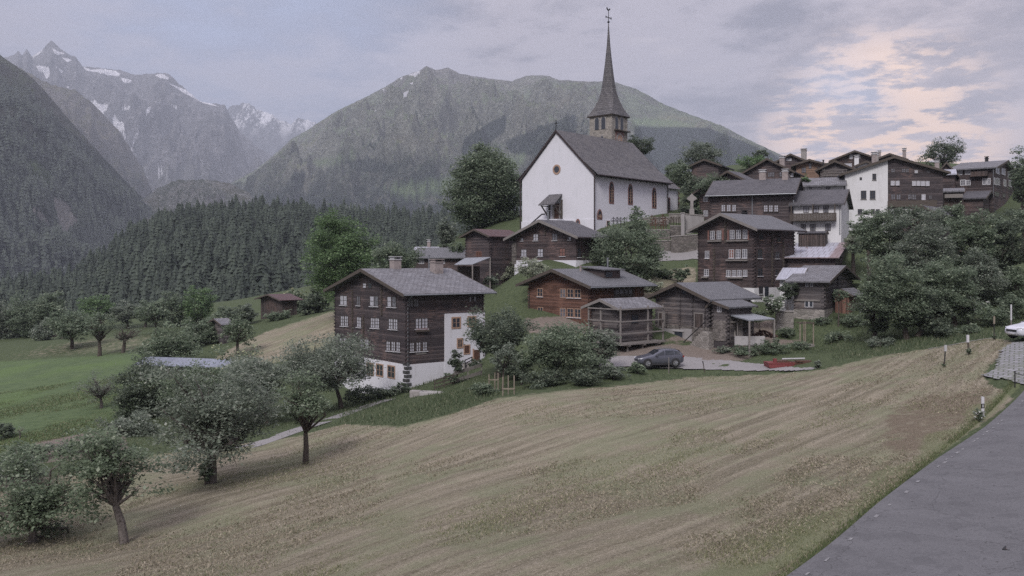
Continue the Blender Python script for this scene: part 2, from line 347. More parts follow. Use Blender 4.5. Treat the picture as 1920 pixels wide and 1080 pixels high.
hay = s.mix(s.ramp(s.math('ADD', s.math('MULTIPLY', sw, .5), s.math('MULTIPLY', fine, .5)), .38, .62), (.128, .116, .082), (.285, .252, .192))
hx, hy, hz_ = s.sep(s.map(o, (1, 1, 1), rot)); rowv = s.math('SINE', s.math('ADD', s.math('MULTIPLY', hy, 4.4), s.math('MULTIPLY', s.noise(o, .12, 2), 5.0)))
hay = s.mix(s.ramp(rowv, .1, .9, 0, .20), hay, (.16, .145, .095)); hay = s.mix(s.ramp(rowv, -.3, -.95, 0, .18), hay, (.40, .36, .28))
hay = s.mix(s.ramp(fine, .53, .62, 0, .85), hay, (.39, .348, .29)); hay = s.mix(s.ramp(s.math('ADD', s.math('MULTIPLY', med, .6), s.math('MULTIPLY', sw, .4)), .45, .59, 0, .6), hay, (.165, .185, .11))
hay = s.mix(s.ramp(cl, .52, .68, 0, .75), hay, (.075, .065, .045))
grn = s.mix(s.ramp(s.noise(st2, 2.5, 5, .7), .35, .7), (.048, .064, .034), (.090, .112, .058)); grn = s.mix(s.ramp(cl, .55, .75, 0, .5), grn, (.13, .135, .07))
mdw = s.mix(s.ramp(s.noise(s.map(o, (.5, 1.5, 1)), 1.1, 6, .75), .35, .68), (.068, .100, .050), (.105, .142, .068)); mdw = s.mix(s.ramp(s.noise(o, .08, 3), .45, .65, 0, .6), mdw, (.10, .15, .055))
drt = s.mix(s.noise(o, 2.0, 6, .75), (.10, .082, .068), (.24, .205, .18)); brn = s.mix(s.ramp(fine, .35, .7), (.10, .08, .058), (.24, .20, .155)); brn = s.mix(s.ramp(cl, .5, .7, 0, .6), brn, (.09, .10, .05))
rag = s.math('MULTIPLY', s.math('SUBTRACT', s.noise(o, 1.3, 4), .5), .9)
def sharp(k): return s.ramp(s.math('ADD', att(k), rag), .35, .65)
c = s.mix(sharp('hay'), grn, hay); c = s.mix(sharp('meadow'), c, mdw); c = s.mix(sharp('brown'), c, brn); c = s.mix(s.math('MULTIPLY', s.ramp(s.math('ADD', att('verge'), rag), .3, .8), .6), c, (.135, .155, .08)); c = s.mix(sharp('dirt'), c, drt)
b = s.bump(s.math('ADD', fine, s.math('MULTIPLY', cl, .8)), .9, .07)
me.materials.append(s.bsdf(c, .95, b, .1)); tag(link('ground', me), kind='structure')
# ---------------------------------------------------------------- mountains and hills
def skyline(pts, xs):
    p = np.array(pts, float); return np.interp(xs, p[:,0], p[:,1])
RANGES = {}
def mountain(name, sky, Yr, Yf, x0, x1, nc, nr, amp, sc, seed, mat, zf=-60., jag=1.0, prof=.92, masks=None, stretch=.45, gully=0.0):
    xs = np.linspace(x0, x1, nc); ps = skyline(sky, xs)
    ps = ps+np.array([mn.fractal(Vector((x*.11, seed, 0)), .8, 2.2, 5) for x in xs])*jag*2.2
    Yr_ = np.interp(xs, *np.array(Yr, float).T) if isinstance(Yr, (list, tuple)) else np.full(nc, float(Yr))
    Yf_ = np.interp(xs, *np.array(Yf, float).T) if isinstance(Yf, (list, tuple)) else np.full(nc, float(Yf))
    t = np.linspace(0, 1, nr)[:, None]; Y = Yf_[None]+(Yr_-Yf_)[None]*t; X = (xs[None]-CX)/F*Y
    zr = (HOR-ps)/F*Yr_; Z = zf+(zr[None]-zf)*t**prof
    n = np.zeros(X.shape)
    for i in range(nr):
        for j in range(nc):
            a, b = X[i,j]*sc, Y[i,j]*sc*stretch
            n[i,j] = mn.ridged_multi_fractal(Vector((a, b, seed)), .9, 2.1, 6, .95, 2.0)-1.1
    w = (np.sin(np.pi*np.clip(t, 0, 1)**.75)*.9+.10)*np.minimum(1, t*6)
    Z = Z+n*amp*w
    lim = (HOR-(ps[None]+1.2+6*(1-t)))/F*Y; Z = np.where(t < .999, np.minimum(Z, np.maximum(lim, Z*0+zf)), Z)
    Z[-1] = zr
    bY = np.stack([Yr_*1.04, Yr_*1.1, Yr_*1.2]); bX = (xs[None]-CX)/F*Yr_[None]*np.array([[1.04], [1.1], [1.2]]); bZ = np.stack([zr*.93, zr*.6, np.full(nc, zf)])
    XX = np.concatenate([X, bX]); YY = np.concatenate([Y, bY]); ZZ = np.concatenate([Z, bZ])
    m = np_mesh(name, np.stack([XX, YY, ZZ], -1).reshape(-1, 3), grid_faces(nc, nr+3), mat, True)
    px = CX+F*XX/YY; py = HOR-F*ZZ/YY
    for k, polys in (masks or {}).items():
        a = np.zeros(XX.shape)
        for p in polys:
            q = np.array(p, float); bb = (px > q[:,0].min()-9) & (px < q[:,0].max()+9) & (py > q[:,1].min()-9) & (py < q[:,1].max()+9)
            if bb.any(): a[bb] = np.maximum(a[bb], polymask(px[bb], py[bb], p, 2.2 if k == 'snow' else 6.))
        a[nr:] = 0
        at = m.attributes.new(k, 'FLOAT', 'POINT'); at.data.foreach_set('value', a.ravel().astype(np.float32))
    o = tag(link(name, m), kind='structure'); RANGES[name] = (xs, X, Y, Z); return o
def m_mount(name, grass, rock, forest, zt, zr, snowz=None, k=1.0, forestamt=.5, rockamt=.5):
    """ground cover of a mountainside: forest below, grass above, rock ribs, snow where the mask or the height says so"""
    s = NM(name); g = s.n('NewGeometry'); pos = g.outputs['Position']; nrm = s.sep(g.outputs['Normal'])[2]; z = s.sep(pos)[2]
    q = s.map(pos, (.001*k, .001*k, .001*k))
    n1 = s.noise(q, 3, 6, .65); n2 = s.noise(q, 14, 6, .7); n3 = s.noise(q, 55, 5, .75); n4 = s.noise(s.map(pos, (.014*k, .003*k, .003*k)), 1.0, 6, .72)
    gr = s.mix(s.ramp(n2, .40, .60), tuple(v*.6 for v in grass), grass); gr = s.mix(s.ramp(n3, .42, .62, 0, .75), gr, tuple(v*1.5 for v in grass)); gr = s.mix(s.ramp(s.noise(q, 30, 6, .8), .54, .62, 0, .7), gr, tuple(v*.5 for v in grass)); gr = s.mix(s.ramp(n1, .5, .68, 0, .5), gr, tuple(v*f for v, f in zip(grass, (1.5, 1.15, 1.0))))
    rk = s.mix(s.ramp(n4, .36, .64), tuple(v*.5 for v in rock), rock); rk = s.mix(s.ramp(n3, .46, .60, 0, .75), rk, tuple(v*1.7 for v in rock)); rk = s.mix(s.ramp(n2, .42, .58, .55, 0), rk, tuple(v*.5 for v in rock))
    steep = s.ramp(s.math('ADD', nrm, s.math('MULTIPLY', s.math('SUBTRACT', n2, .5), .7)), .75+(.15-rockamt*.3), .45+(.15-rockamt*.3)+.2)
    if rockamt > .5: steep = s.math('MAXIMUM', steep, s.math('MULTIPLY', s.ramp(s.math('ADD', s.math('MULTIPLY', n2, .6), s.math('MULTIPLY', n3, .4)), .46, .54), min(1.0, (rockamt-.5)*2)))
    hi = s.ramp(s.math('ADD', z, s.math('MULTIPLY', s.math('SUBTRACT', n1, .5), zr*.5)), zr*.75, zr*1.05)
    c = s.mix(s.math('MINIMUM', 1.0, s.math('ADD', s.math('MULTIPLY', steep, rockamt*1.4), hi)), gr, rk)
    fz = s.ramp(s.math('ADD', z, s.math('MULTIPLY', s.math('SUBTRACT', n1, .5), zt*1.6)), zt*1.15, zt*.55)
    fr = s.mix(s.ramp(n3, .42, .60), tuple(v*.6 for v in forest), tuple(v*1.5 for v in forest))
    c = s.mix(s.math('MULTIPLY', fz, s.ramp(s.math('ADD', s.math('MULTIPLY', n2, .7), s.math('MULTIPLY', n3, .35)), .62-forestamt*.35, .68-forestamt*.3)), c, fr)
    a = s.n('Attribute', attribute_name='woods').outputs['Fac']; c = s.mix(s.ramp(s.math('ADD', a, s.math('MULTIPLY', s.math('SUBTRACT', n3, .5), 1.2)), .4, .7), c, fr)
    a = s.n('Attribute', attribute_name='pasture').outputs['Fac']; c = s.mix(s.math('MULTIPLY', a, .8), c, tuple(v*f for v, f in zip(grass, (1.15, 1.35, 1.0))))
    a = s.n('Attribute', attribute_name='scree').outputs['Fac']; c = s.mix(s.ramp(s.math('ADD', a, s.math('MULTIPLY', s.math('SUBTRACT', n3, .5), 1.0)), .5, .7), c, s.mix(n3, (.16, .15, .14), (.5, .47, .44)))
    a = s.n('Attribute', attribute_name='snow').outputs['Fac']; sn = s.ramp(s.math('ADD', a, s.math('MULTIPLY', s.math('SUBTRACT', n3, .5), .4)), .28, .42)
    if snowz: sn = s.math('MAXIMUM', sn, s.math('MULTIPLY', s.ramp(z, snowz*.9, snowz*1.1), s.ramp(s.math('ADD', n4, s.math('MULTIPLY', n3, .5)), .72, .85)))
    c = s.mix(sn, c, (.88, .88, .92))
    return s.bsdf(c, .95, s.bump(s.math('ADD', s.math('ADD', n3, n4), s.math('MULTIPLY', n2, 2.0)), 1.0, 28.0), .05)
def zp(lst, ox, oy, k): return [[(ox+x/k, oy+y/k) for x, y in p] for p in lst]
SNOW2 = zp([[(235,165),(320,125),(300,150),(250,185)], [(395,125),(440,150),(490,160),(430,168),(405,150)], [(465,190),(540,210),(505,225)], [(272,255),(330,258),(365,270),(372,320),(350,350),(320,300),(290,290)],
 [(625,262),(680,285),(760,280),(860,292),(902,315),(885,332),(800,318),(740,302),(650,288)], [(910,345),(985,360),(980,380),(930,378)], [(1160,322),(1220,318),(1265,340),(1262,356),(1200,342)],
 [(675,520),(710,512),(740,545),(812,546),(800,575),(765,622),(730,590)], [(830,660),(890,625),(870,660),(927,685),(932,742),(890,742),(860,700)], [(1066,637),(1108,570),(1132,558),(1127,592)], [(1280,546),(1332,560),(1325,582)],
 [(988,838),(1032,745),(1042,750),(1000,838)], [(983,868),(997,866),(993,902),(983,902)], [(1175,1050),(1190,1028),(1252,1077),(1200,1067)], [(1265,383),(1400,440),(1540,522),(1642,560),(1530,534),(1380,455)], [(914,792),(947,762),(930,822)], [(880,566),(965,560),(985,575),(900,576)],
 [(420,265),(475,290),(465,305)], [(145,160),(168,165),(160,172)], [(490,405),(515,405),(515,420)]], 0, 60, 4)
SNOW4 = zp([[(1005,118),(1062,97),(1072,108),(1040,123)], [(973,215),(1008,206),(1004,218),(980,223)], [(900,256),(928,248),(908,263)], [(820,312),(832,306),(830,316)], [(1016,162),(1032,158),(1028,168)], [(960,138),(972,130),(968,142)], [(860,200),(875,194),(872,204)]], 420, 100, 2.909)
WOODS4 = zp([[(1290,510),(1330,450),(1440,380),(1540,330),(1540,420),(1440,500),(1340,600),(1300,560)], [(1530,480),(1660,430),(1920,330),(1920,480),(1700,560),(1560,540)], [(320,750),(380,650),(450,650),(430,740),(370,780)], [(620,600),(800,570),(950,620),(900,660),(720,640)]], 420, 100, 2.909)+[[(1190,235),(1330,240),(1470,295),(1560,330),(1560,400),(1180,400)]]
PAST4 = zp([[(860,740),(1100,700),(1300,660),(1400,600),(1640,545),(1640,600),(1450,690),(1200,760),(1000,780)], [(480,590),(700,545),(720,570),(520,615)]], 420, 100, 2.909)+[[(1188,222),(1260,225),(1300,235),(1230,238),(1188,232)]]
mountain('distant_snow_range', [(380,260),(425,203),(445,195),(466,193),(480,205),(497,209),(512,217),(527,226),(547,234),(560,221),(575,225),(592,229),(620,245),(700,300)], 10300, 8600, 380, 700, 170, 80, 300, .0028, 3.3,
         m_mount('snowy_crags', (.10, .10, .09), (.15, .15, .165), (.05, .06, .05), 100, 600, 1500, .5), jag=1.7)
mountain('high_snow_ridge', [(-200,140),(-60,120),(8,108),(25,104),(35,95),(42,104),(50,92),(60,106),(80,92),(96,76),(112,90),(125,101),(142,106),(155,124),(190,128),(225,131),(252,140),(290,137),(316,138),(345,165),(375,190),(422,197),(430,215),(450,248),(480,272),(520,300),(600,330)],
         7400, 4700, -120, 560, 560, 190, 330, .0030, 1.7, m_mount('grey_rock_face', (.15, .155, .13), (.22, .215, .225), (.05, .06, .05), 250, 700, None, .8, .1), prof=.8, jag=.8, masks={'snow': SNOW2})
mountain('brown_ridge', [(-200,60),(-40,90),(55,136),(80,152),(110,163),(140,168),(175,195),(225,247),(245,280),(270,320),(292,375),(340,430),(420,470)], 4300, 3000, -120, 420, 260, 90, 260, .0048, 9.1,
         m_mount('brown_alp', (.16, .155, .115), (.23, .21, .20), (.045, .055, .04), 500, 1200, None, 1.2, .35), jag=1.2)
mountain('central_massif', [(250,430),(330,398),(400,362),(480,318),(520,285),(547,260),(590,235),(630,208),(680,185),(722,163),(750,145),(785,133),(800,123),(815,131),(826,131),(840,126),(862,138),(900,145),(960,152),(985,143),(1010,141),(1027,142),(1050,150),(1100,153),(1150,152),(1200,170),(1250,198),(1300,217),(1350,234),(1400,260),(1460,288),(1560,335),(1700,380),(1900,420)],
         [(250,3900),(480,4600),(800,4700),(1200,4300),(1900,3600)], [(250,2500),(600,2100),(1900,1700)], 240, 1800, 700, 190, 300, .0026, 5.5,
         m_mount('green_alp', (.22, .255, .175), (.30, .29, .27), (.036, .050, .038), 360, 1000, None, 1.3, .55, .42), prof=.9, jag=.55, masks={'snow': SNOW4, 'woods': WOODS4, 'pasture': PAST4})
mountain('rocky_knoll', [(180,520),(230,400),(270,372),(300,350),(330,338),(380,336),(430,343),(465,360),(485,378),(560,400),(760,420)], 2500, 1700, 180, 760, 240, 60, 90, .010, 2.2,
         m_mount('rocky_scrub', (.13, .15, .115), (.31, .305, .295), (.035, .05, .035), 10, 3000, None, 2.6, .2, .8), zf=-90, jag=1.2)
SCREE1 = zp([[(115,175),(185,165),(180,205),(140,215)], [(210,250),(270,250),(320,320),(385,400),(380,445),(310,390),(250,320)], [(395,195),(455,185),(520,240),(560,330),(600,350),(590,400),(530,430),(505,510),(470,460),(430,460),(425,330),(405,260)]], 0, 320, 4)
PAST1 = [[(45,300),(72,298),(95,320),(115,340),(112,350),(85,335),(60,325)], [(70,318),(100,335),(90,345),(75,338)]]
mountain('forested_slope', [(-300,-60),(-100,50),(0,103),(12,112),(50,137),(75,160),(100,190),(140,236),(190,290),(240,345),(300,402),(400,480),(560,560)], [(-300,2400),(560,2600)], [(-300,900),(560,1300)], -260, 520, 330, 130, 110, .0045, 4.4,
         m_mount('dark_forest_slope', (.085, .098, .062), (.14, .13, .12), (.022, .032, .022), 420, 1500, None, 1.8, .75), zf=-150, jag=.6, masks={'scree': SCREE1, 'pasture': PAST1})
HILL = [(-300,640),(0,565),(60,552),(120,545),(150,530),(180,512),(230,474),(280,442),(320,428),(370,418),(440,404),(480,402),(520,409),(600,420),(700,424),(850,430),(1000,440),(1200,450),(1600,470)]
mountain('wooded_hill', HILL, [(-300,560),(150,600),(480,650),(1600,620)], [(-300,215),(300,232),(600,235),(1600,270)], -300, 1500, 300, 60, 9, .02, 6.6,
         m_mount('forest_floor', (.06, .062, .045), (.125, .095, .085), (.03, .035, .025), -200, 3000, None, 9, .1, .9), zf=-38, jag=.2, prof=.8)

# conifers
def spruce_mesh(name, tiers, spokes, seed, mat='needles'):
    r = random.Random(seed); V = []; Fc = []
    for k in range(tiers):
        f = k/tiers; zt = .10+.90*f; drop = .16*(1-f)+.05; rad = (.19*(1-f)**.85+.012)
        top = len(V); V.append((0, 0, min(1.0, zt+.9/tiers+.03))); a0 = r.random()*6
        for q in range(spokes):
            a = a0+2*math.pi*q/spokes; rr = rad*(r.uniform(.7, 1.4) if q % 2 == 0 else r.uniform(.42, .75)); V.append((rr*math.cos(a), rr*math.sin(a), zt-drop*(.5 if q % 2 else .75)*r.uniform(.7, 1.2)))
        for q in range(spokes): Fc.append((top, top+1+q, top+1+(q+1) % spokes))
    me = np_mesh(name, np.array(V), np.array(Fc), MT[mat]); return me, np.array(V), np.array(Fc)
protos = [spruce_mesh('spruce_crown', 19, 18, k) for k in range(3)]
t_ = MB(); t_.tube((0,0,-.03), (0,0,.9), .014, .003, 6); trunk_me = t_.build('trunk', 'bark'); tm = trunk_me.data; bpy.data.objects.remove(trunk_me)
def on_range(name, px, t):
    xs, X, Y, Z = RANGES[name]; j = (px-xs[0])/(xs[-1]-xs[0])*(len(xs)-1); i = t*(X.shape[0]-1)
    i0 = np.clip(np.floor(i).astype(int), 0, X.shape[0]-2); j0 = np.clip(np.floor(j).astype(int), 0, X.shape[1]-2); a = i-i0; b = j-j0
    g = lambda M: (M[i0,j0]*(1-a)*(1-b)+M[i0+1,j0]*a*(1-b)+M[i0,j0+1]*(1-a)*b+M[i0+1,j0+1]*a*b)
    return np.stack([g(X), g(Y), g(Z)], -1)
N = 9500; pxs = rng.uniform(-120, 1250, N); ts = rng.uniform(0.0, 1.0, N)**.85
keep = ~((pxs > 380) & (pxs < 600) & (ts < .16) & (rng.random(N) < .85)) & ~((pxs > 860) & (rng.random(N) < .4)) & ~((ts < .06) & (rng.random(N) < .5))
pts = on_range('wooded_hill', pxs[keep], ts[keep]); pxk = pxs[keep]; order = np.argsort(pts[:,1])
hts = rng.uniform(7, 17, len(pts))*rng.uniform(.85, 1.25, len(pts))*(1-.25*(rng.random(len(pts)) < .25))
ind = [i for i in order if 0 <= pxk[i] < 860][:270]; indset = set(ind)
for k, i in enumerate(ind):
    x, y, z = pts[i]; e = empty('spruce_tree', (x, y, z-.5), rng.uniform(0, 6.28), 'dark spruce among the conifers along the lower edge of the wooded hill', 'tree', 'spruces on the wooded hill')
    hh = hts[i]; e.scale = (hh*rng.uniform(1.0, 1.7), hh*rng.uniform(1.0, 1.7), hh); c = link('crown', protos[k % 3][0], e); t = link('trunk', tm, e)
def forest(name, pts, hts, tiers, spokes, mat, label, wid=1.0):
    vs = []; fs = []; off = 0; base = [spruce_mesh('tmp', tiers, spokes, 20+k, mat) for k in range(4)]
    for k in range(4):
        me, V, Fc = base[k]; idx = np.arange(k, len(pts), 4); n = len(idx)
        a = rng.uniform(0, 6.28, n); h = hts[idx]; w = h*rng.uniform(.95, 1.75, n)*wid; ca, sa = np.cos(a), np.sin(a)
        Xv = (V[None,:,0]*ca[:,None]-V[None,:,1]*sa[:,None])*w[:,None]+pts[idx,0][:,None]; Yv = (V[None,:,0]*sa[:,None]+V[None,:,1]*ca[:,None])*w[:,None]+pts[idx,1][:,None]; Zv = V[None,:,2]*h[:,None]+pts[idx,2][:,None]-.4
        vs.append(np.stack([Xv, Yv, Zv], -1).reshape(-1, 3)); fs.append((Fc[None]+(np.arange(n)*len(V))[:,None,None]).reshape(-1, 3)+off); off += n*len(V); bpy.data.meshes.remove(me)
    return tag(link(name, np_mesh(name, np.concatenate(vs), np.concatenate(fs), MT[mat])), label, kind='stuff')
rest = np.array([i for i in range(len(pts)) if i not in indset])
forest('spruce_wood', pts[rest], hts[rest], 13, 11, 'needles', 'dense dark spruce wood covering the hill behind the village')
N = 15000; pxs = rng.uniform(-200, 420, N); ts = rng.uniform(0, 1, N)**.8; q = on_range('forested_slope', pxs, ts); qx = CX+F*q[:,0]/q[:,1]; qy = HOR-F*q[:,2]/q[:,1]
keep = (ts < .80+.1*rng.random(N)) & ((ts < .5) | (rng.random(N) < (1-ts)*1.6))
for p in SCREE1+PAST1: keep &= ~(polymask(qx, qy-6, p, 3) > .4)
forest('slope_wood', q[keep], rng.uniform(13, 26, keep.sum()), 4, 7, 'needles_far', 'dark conifer forest clothing the steep left valley side', 1.15)
N = 9000; pxs = rng.uniform(330, 1560, N); ts = rng.uniform(0.02, .50, N)**1.2; q = on_range('central_massif', pxs, ts); qx = CX+F*q[:,0]/q[:,1]; qy = HOR-F*q[:,2]/q[:,1]
cl = np.array([mn.noise(Vector((a*.006, b*.003, 4))) for a, b in q[:,:2]]); w = np.zeros(N)
for p in WOODS4: w = np.maximum(w, polymask(qx, qy, p, 4))
keep = ((cl+rng.normal(0, .12, N) > .08+ts*.35) | (w > .5))
for p in PAST4: keep &= ~((polymask(qx, qy, p, 3) > .5) & (rng.random(N) < .93))
forest('massif_wood', q[keep], rng.uniform(10, 21, keep.sum()), 3, 6, 'needles_far', 'scattered distant conifers on the green slopes of the central mountain', 1.5)
me = None
# ---------------------------------------------------------------- roads, yard, paving
def strip(name, pts, width, mat, off=.05, cross=6, kerb=0.0, side=.5):
    """ribbon laid on the ground along world points; side = share of the width to the left of the line"""
    P2 = [Vector((p[0], p[1])) for p in pts]; dense = []
    for a, b in zip(P2[:-1], P2[1:]):
        n = max(1, int((b-a).length/.5)); dense += [a.lerp(b, k/n) for k in range(n)]
    dense.append(P2[-1]); V = []; m = len(dense); arr = []
    for i, p in enumerate(dense):
        d = (dense[min(i+2, m-1)]-dense[max(i-2, 0)]).normalized(); nrm = Vector((-d.y, d.x))
        for k in range(cross+1): arr.append(p+nrm*width*(side-k/cross))
    xs = np.array([a.x for a in arr]); ys = np.array([a.y for a in arr]); zs = H(xs, ys)+off
    Fq = grid_faces(cross+1, m); me = np_mesh(name, np.stack([xs, ys, zs], -1), Fq[:, ::-1], mat)
    o = tag(link(name, me), kind='structure')
    return o
def drape(name, poly, mat, off=.05, step=.3):
    pts = [hit(*p) for p in poly]; wp = np.array([[p.x, p.y] for p in pts]); x0, y0 = wp.min(0); x1, y1 = wp.max(0)
    xs = np.arange(x0, x1+step, step); ys = np.arange(y0, y1+step, step); X, Y = np.meshgrid(xs, ys)
    ins = polymask(X, Y, wp, .01) > .5; Z = H(X, Y)+off; Fq = grid_faces(len(xs), len(ys)); ok = ins.ravel()[Fq].all(1)
    used, inv = np.unique(Fq[ok], return_inverse=True); V = np.stack([X, Y, Z], -1).reshape(-1, 3)[used]
    V[:, 0] += rng.uniform(-.1, .1, len(V)); V[:, 1] += rng.uniform(-.1, .1, len(V))
    return tag(link(name, np_mesh(name, V, inv.reshape(-1, 4), mat, True)), kind='structure')
s = NM('asphalt'); o = s.obj(); n = s.noise(o, 60, 3, .8); n2 = s.noise(s.map(o, (1, .35, 1), (0, 0, R(-48))), .8, 5, .6); pt = s.noise(o, .9, 3)
c = s.mix(s.ramp(n2, .3, .7), (.086, .086, .091), (.110, .110, .116)); c = s.mix(s.ramp(s.noise(o, 22, 4, .85), .42, .62, 0, .4), c, (.16, .16, .165)); c = s.mix(s.ramp(s.noise(o, 9, 3, .8), .5, .62, 0, .35), c, (.055, .055, .06)); c = s.mix(s.ramp(pt, .55, .6, 0, .35), c, (.07, .07, .075)); c = s.mix(s.ramp(s.noise(o, 5, 2), .68, .72, 0, .8), c, (.045, .045, .045))
vo = s.n('TexVoronoi', feature='DISTANCE_TO_EDGE'); wv = s.n('VectorMath', operation='ADD'); s.set(wv, 0, o); nw = s.n('TexNoise'); s.set(nw, 'Vector', o); s.set(nw, 'Scale', 1.5); s.set(nw, 'Detail', 6); s.set(wv, 1, nw.outputs['Color']); s.set(vo, 'Vector', wv.outputs[0]); s.set(vo, 'Scale', .22)
c = s.mix(s.ramp(vo.outputs[0], .006, .0, 0, .6), c, (.04, .04, .042)); MT['asphalt'] = s.bsdf(c, .85, s.bump(n, .4, .01), .3)
s = NM('worn_paint'); o = s.obj(); MT['worn_paint'] = s.bsdf(s.mix(s.ramp(s.noise(o, 9, 4, .8), .42, .6), (.13, .13, .135), (.24, .24, .245)), .8)
s = NM('gravel'); o = s.obj(); MT['gravel'] = s.bsdf(s.mix(s.ramp(s.noise(o, 25, 4, .8), .4, .65), s.mix(s.noise(o, .6, 4), (.13, .125, .125), (.20, .195, .195)), (.30, .29, .29)), .95, s.bump(s.noise(o, 30, 3), .5, .03), .1)
s = NM('block_paving'); o = s.obj(); b = s.n('TexBrick'); s.set(b, 'Vector', s.map(o, (1, 1, 1), (0, 0, R(30)))); s.set(b, 'Scale', 1.0); s.set(b, 'Brick Width', .55); s.set(b, 'Row Height', .36); s.set(b, 'Mortar Size', .045); s.set(b, 'Color1', (.19, .19, .20, 1)); s.set(b, 'Color2', (.25, .25, .265, 1)); s.set(b, 'Mortar', (.10, .11, .09, 1))
MT['paving'] = s.bsdf(s.mix(s.math('MULTIPLY', s.ramp(s.noise(o, .8, 5, .7), .45, .65), .6), b.outputs[0], (.15, .16, .13)), .9, s.bump(b.outputs[1], .5, -.02), .2)
EDGE = [P(1480,1080,27), P(1640,950,33), P(1760,860,39), P(1850,800,44), P(1920,735,50)]
d0 = (EDGE[0]-EDGE[1]).normalized(); d1 = (EDGE[-1]-EDGE[-2]).normalized()
LINE = [EDGE[0]+d0*30, EDGE[0]+d0*10]+EDGE+[EDGE[-1]+d1*12, EDGE[-1]+d1*40]
strip('road', LINE, 6.2, MT['asphalt'], .06, 10, side=0.0)
m_ = MB(); r_ = random.Random(3)
for a, b in zip(EDGE[:-1], EDGE[1:]):
    L = (b-a).length; d = (b-a).normalized(); nn = Vector((d.y, -d.x, 0)); u = 0.1
    while u < L-.5:
        w = r_.uniform(.06, .13); ln = r_.uniform(.12, .40)
        if r_.random() < .6:
            off = .42+r_.uniform(-.04, .04); c4 = []
            for uu, vv in ((u, off), (u+ln, off), (u+ln, off+w), (u, off+w)):
                q = a+d*uu+nn*vv; c4.append((q.x, q.y, h1(q.x, q.y)+.075))
            m_.poly(c4)
        u += r_.uniform(.55, 1.0)
tag(m_.build('road_edge_marking', 'worn_paint'), kind='structure')
drape('paved_forecourt', [(1824,706),(1850,702),(1862,690),(1872,662),(1882,650),(1900,643),(2000,640),(2150,700),(1990,735),(1908,724),(1878,714),(1850,712)], MT['paving'], .07, .25)
strip('garden_path', [hit(*p) for p in ((733,749),(700,758),(650,776),(600,794),(545,812),(480,834),(420,850))], 1.7, MT['gravel'], .05, 4)
drape('gravel_yard', [(1180,668),(1280,668),(1380,677),(1440,684),(1540,689),(1540,693),(1440,697),(1340,695),(1190,690),(1100,690),(1100,672)], MT['gravel'], .06, .35)
strip('concrete_path', [hit(*p) for p in ((1740,655),(1780,648),(1820,640),(1860,634),(1895,628),(1925,622))], .5, MT['gravel'], .03, 3)
strip('village_lane', [Vector((P(px,py,Y).x, Y)) for px, py, Y in ((1225,500,127),(1255,493,128),(1300,483,128),(1340,475,126),(1400,470,122))], 3.0, MT['gravel'], .1, 5)

# ---------------------------------------------------------------- sky, sun, haze, camera
w = bpy.data.worlds.new('World'); bpy.context.scene.world = w; w.use_nodes = True; nt = w.node_tree; nt.nodes.clear()
s = NM.__new__(NM); s.nt = nt; s.out = nt.nodes.new('ShaderNodeOutputWorld')
SUN_EL, SUN_AZ = R(42), R(200)     # azimuth clockwise from +Y
dv = s.n('TexCoord').outputs['Generated']; nv = s.n('VectorMath', operation='NORMALIZE'); s.set(nv, 0, dv); X_, Y_, Z_ = s.sep(nv.outputs[0])
den = s.math('ADD', s.math('MAXIMUM', Z_, 0.0), .13); pv = s.comb(s.math('DIVIDE', X_, den), s.math('DIVIDE', Y_, den), 0.0)
q1 = s.noise(s.map(pv, (1.0, .85, 1), (0, 0, R(12)), (3.1, 1.7, 0)), 1.15, 8, .58, .35)
q2 = s.noise(s.map(pv, (1.0, .7, 1), (0, 0, R(-8)), (7.7, 4.2, 0)), 2.6, 9, .60, .2)
q3 = s.noise(s.map(pv, (1.0, .8, 1), (0, 0, 0), (1.3, 9.2, 0)), .42, 5, .5)
q4 = s.noise(s.map(pv, (1.0, 1.0, 1), (0, 0, R(20)), (2.7, 6.2, 0)), 5.2, 8, .62, .15)
f = s.math('ADD', s.math('ADD', s.math('MULTIPLY', q1, .45), s.math('MULTIPLY', q2, .33)), s.math('MULTIPLY', q4, .22))
cl = s.mix(s.ramp(f, .45, .55), (.15, .145, .18), (.335, .308, .352))
cl = s.mix(s.ramp(q3, .45, .65, 0, .55), cl, (.225, .212, .25))
cl = s.mix(s.ramp(f, .56, .68, 0, .9), cl, (.46, .41, .435))
def toward(px, py, lo, hi):
    d = Vector(((px-CX), F, (HOR-py))).normalized(); nd = s.n('VectorMath', operation='DOT_PRODUCT'); s.set(nd, 0, nv.outputs[0]); nd.inputs[1].default_value = d
    return s.ramp(nd.outputs['Value'], lo, hi)
warm = toward(1740, 350, .972, .999); cl = s.mix(s.math('MULTIPLY', warm, s.ramp(f, .40, .58, .25, .9)), cl, (.66, .54, .52))
core = toward(1650, 285, .990, .9985); cl = s.mix(s.math('MULTIPLY', core, s.ramp(q4, .44, .56, .0, 1.0)), cl, (1.20, .82, .56))
blue = toward(420, 40, .955, 1.0); cl = s.mix(s.math('MULTIPLY', blue, s.ramp(f, .30, .62, .75, .25)), cl, (.30, .37, .56))
blue2 = toward(1560, 225, .9965, 1.0); cl = s.mix(s.math('MULTIPLY', blue2, s.ramp(q1, .35, .60, .6, .0)), cl, (.5, .57, .76))
up = s.ramp(Z_, .31, .70, 1.0, 2.7)  # added fill: clouds overhead, above the view, brightened to light the scene
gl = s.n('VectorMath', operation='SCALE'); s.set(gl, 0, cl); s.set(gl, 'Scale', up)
skyt = s.n('TexSky', sky_type='NISHITA', sun_disc=False, sun_elevation=SUN_EL, sun_rotation=SUN_AZ)
b1 = s.n('Background'); s.set(b1, 0, skyt.outputs[0]); s.set(b1, 1, .09); b2 = s.n('Background'); s.set(b2, 0, gl.outputs[0]); s.set(b2, 1, 1.0)
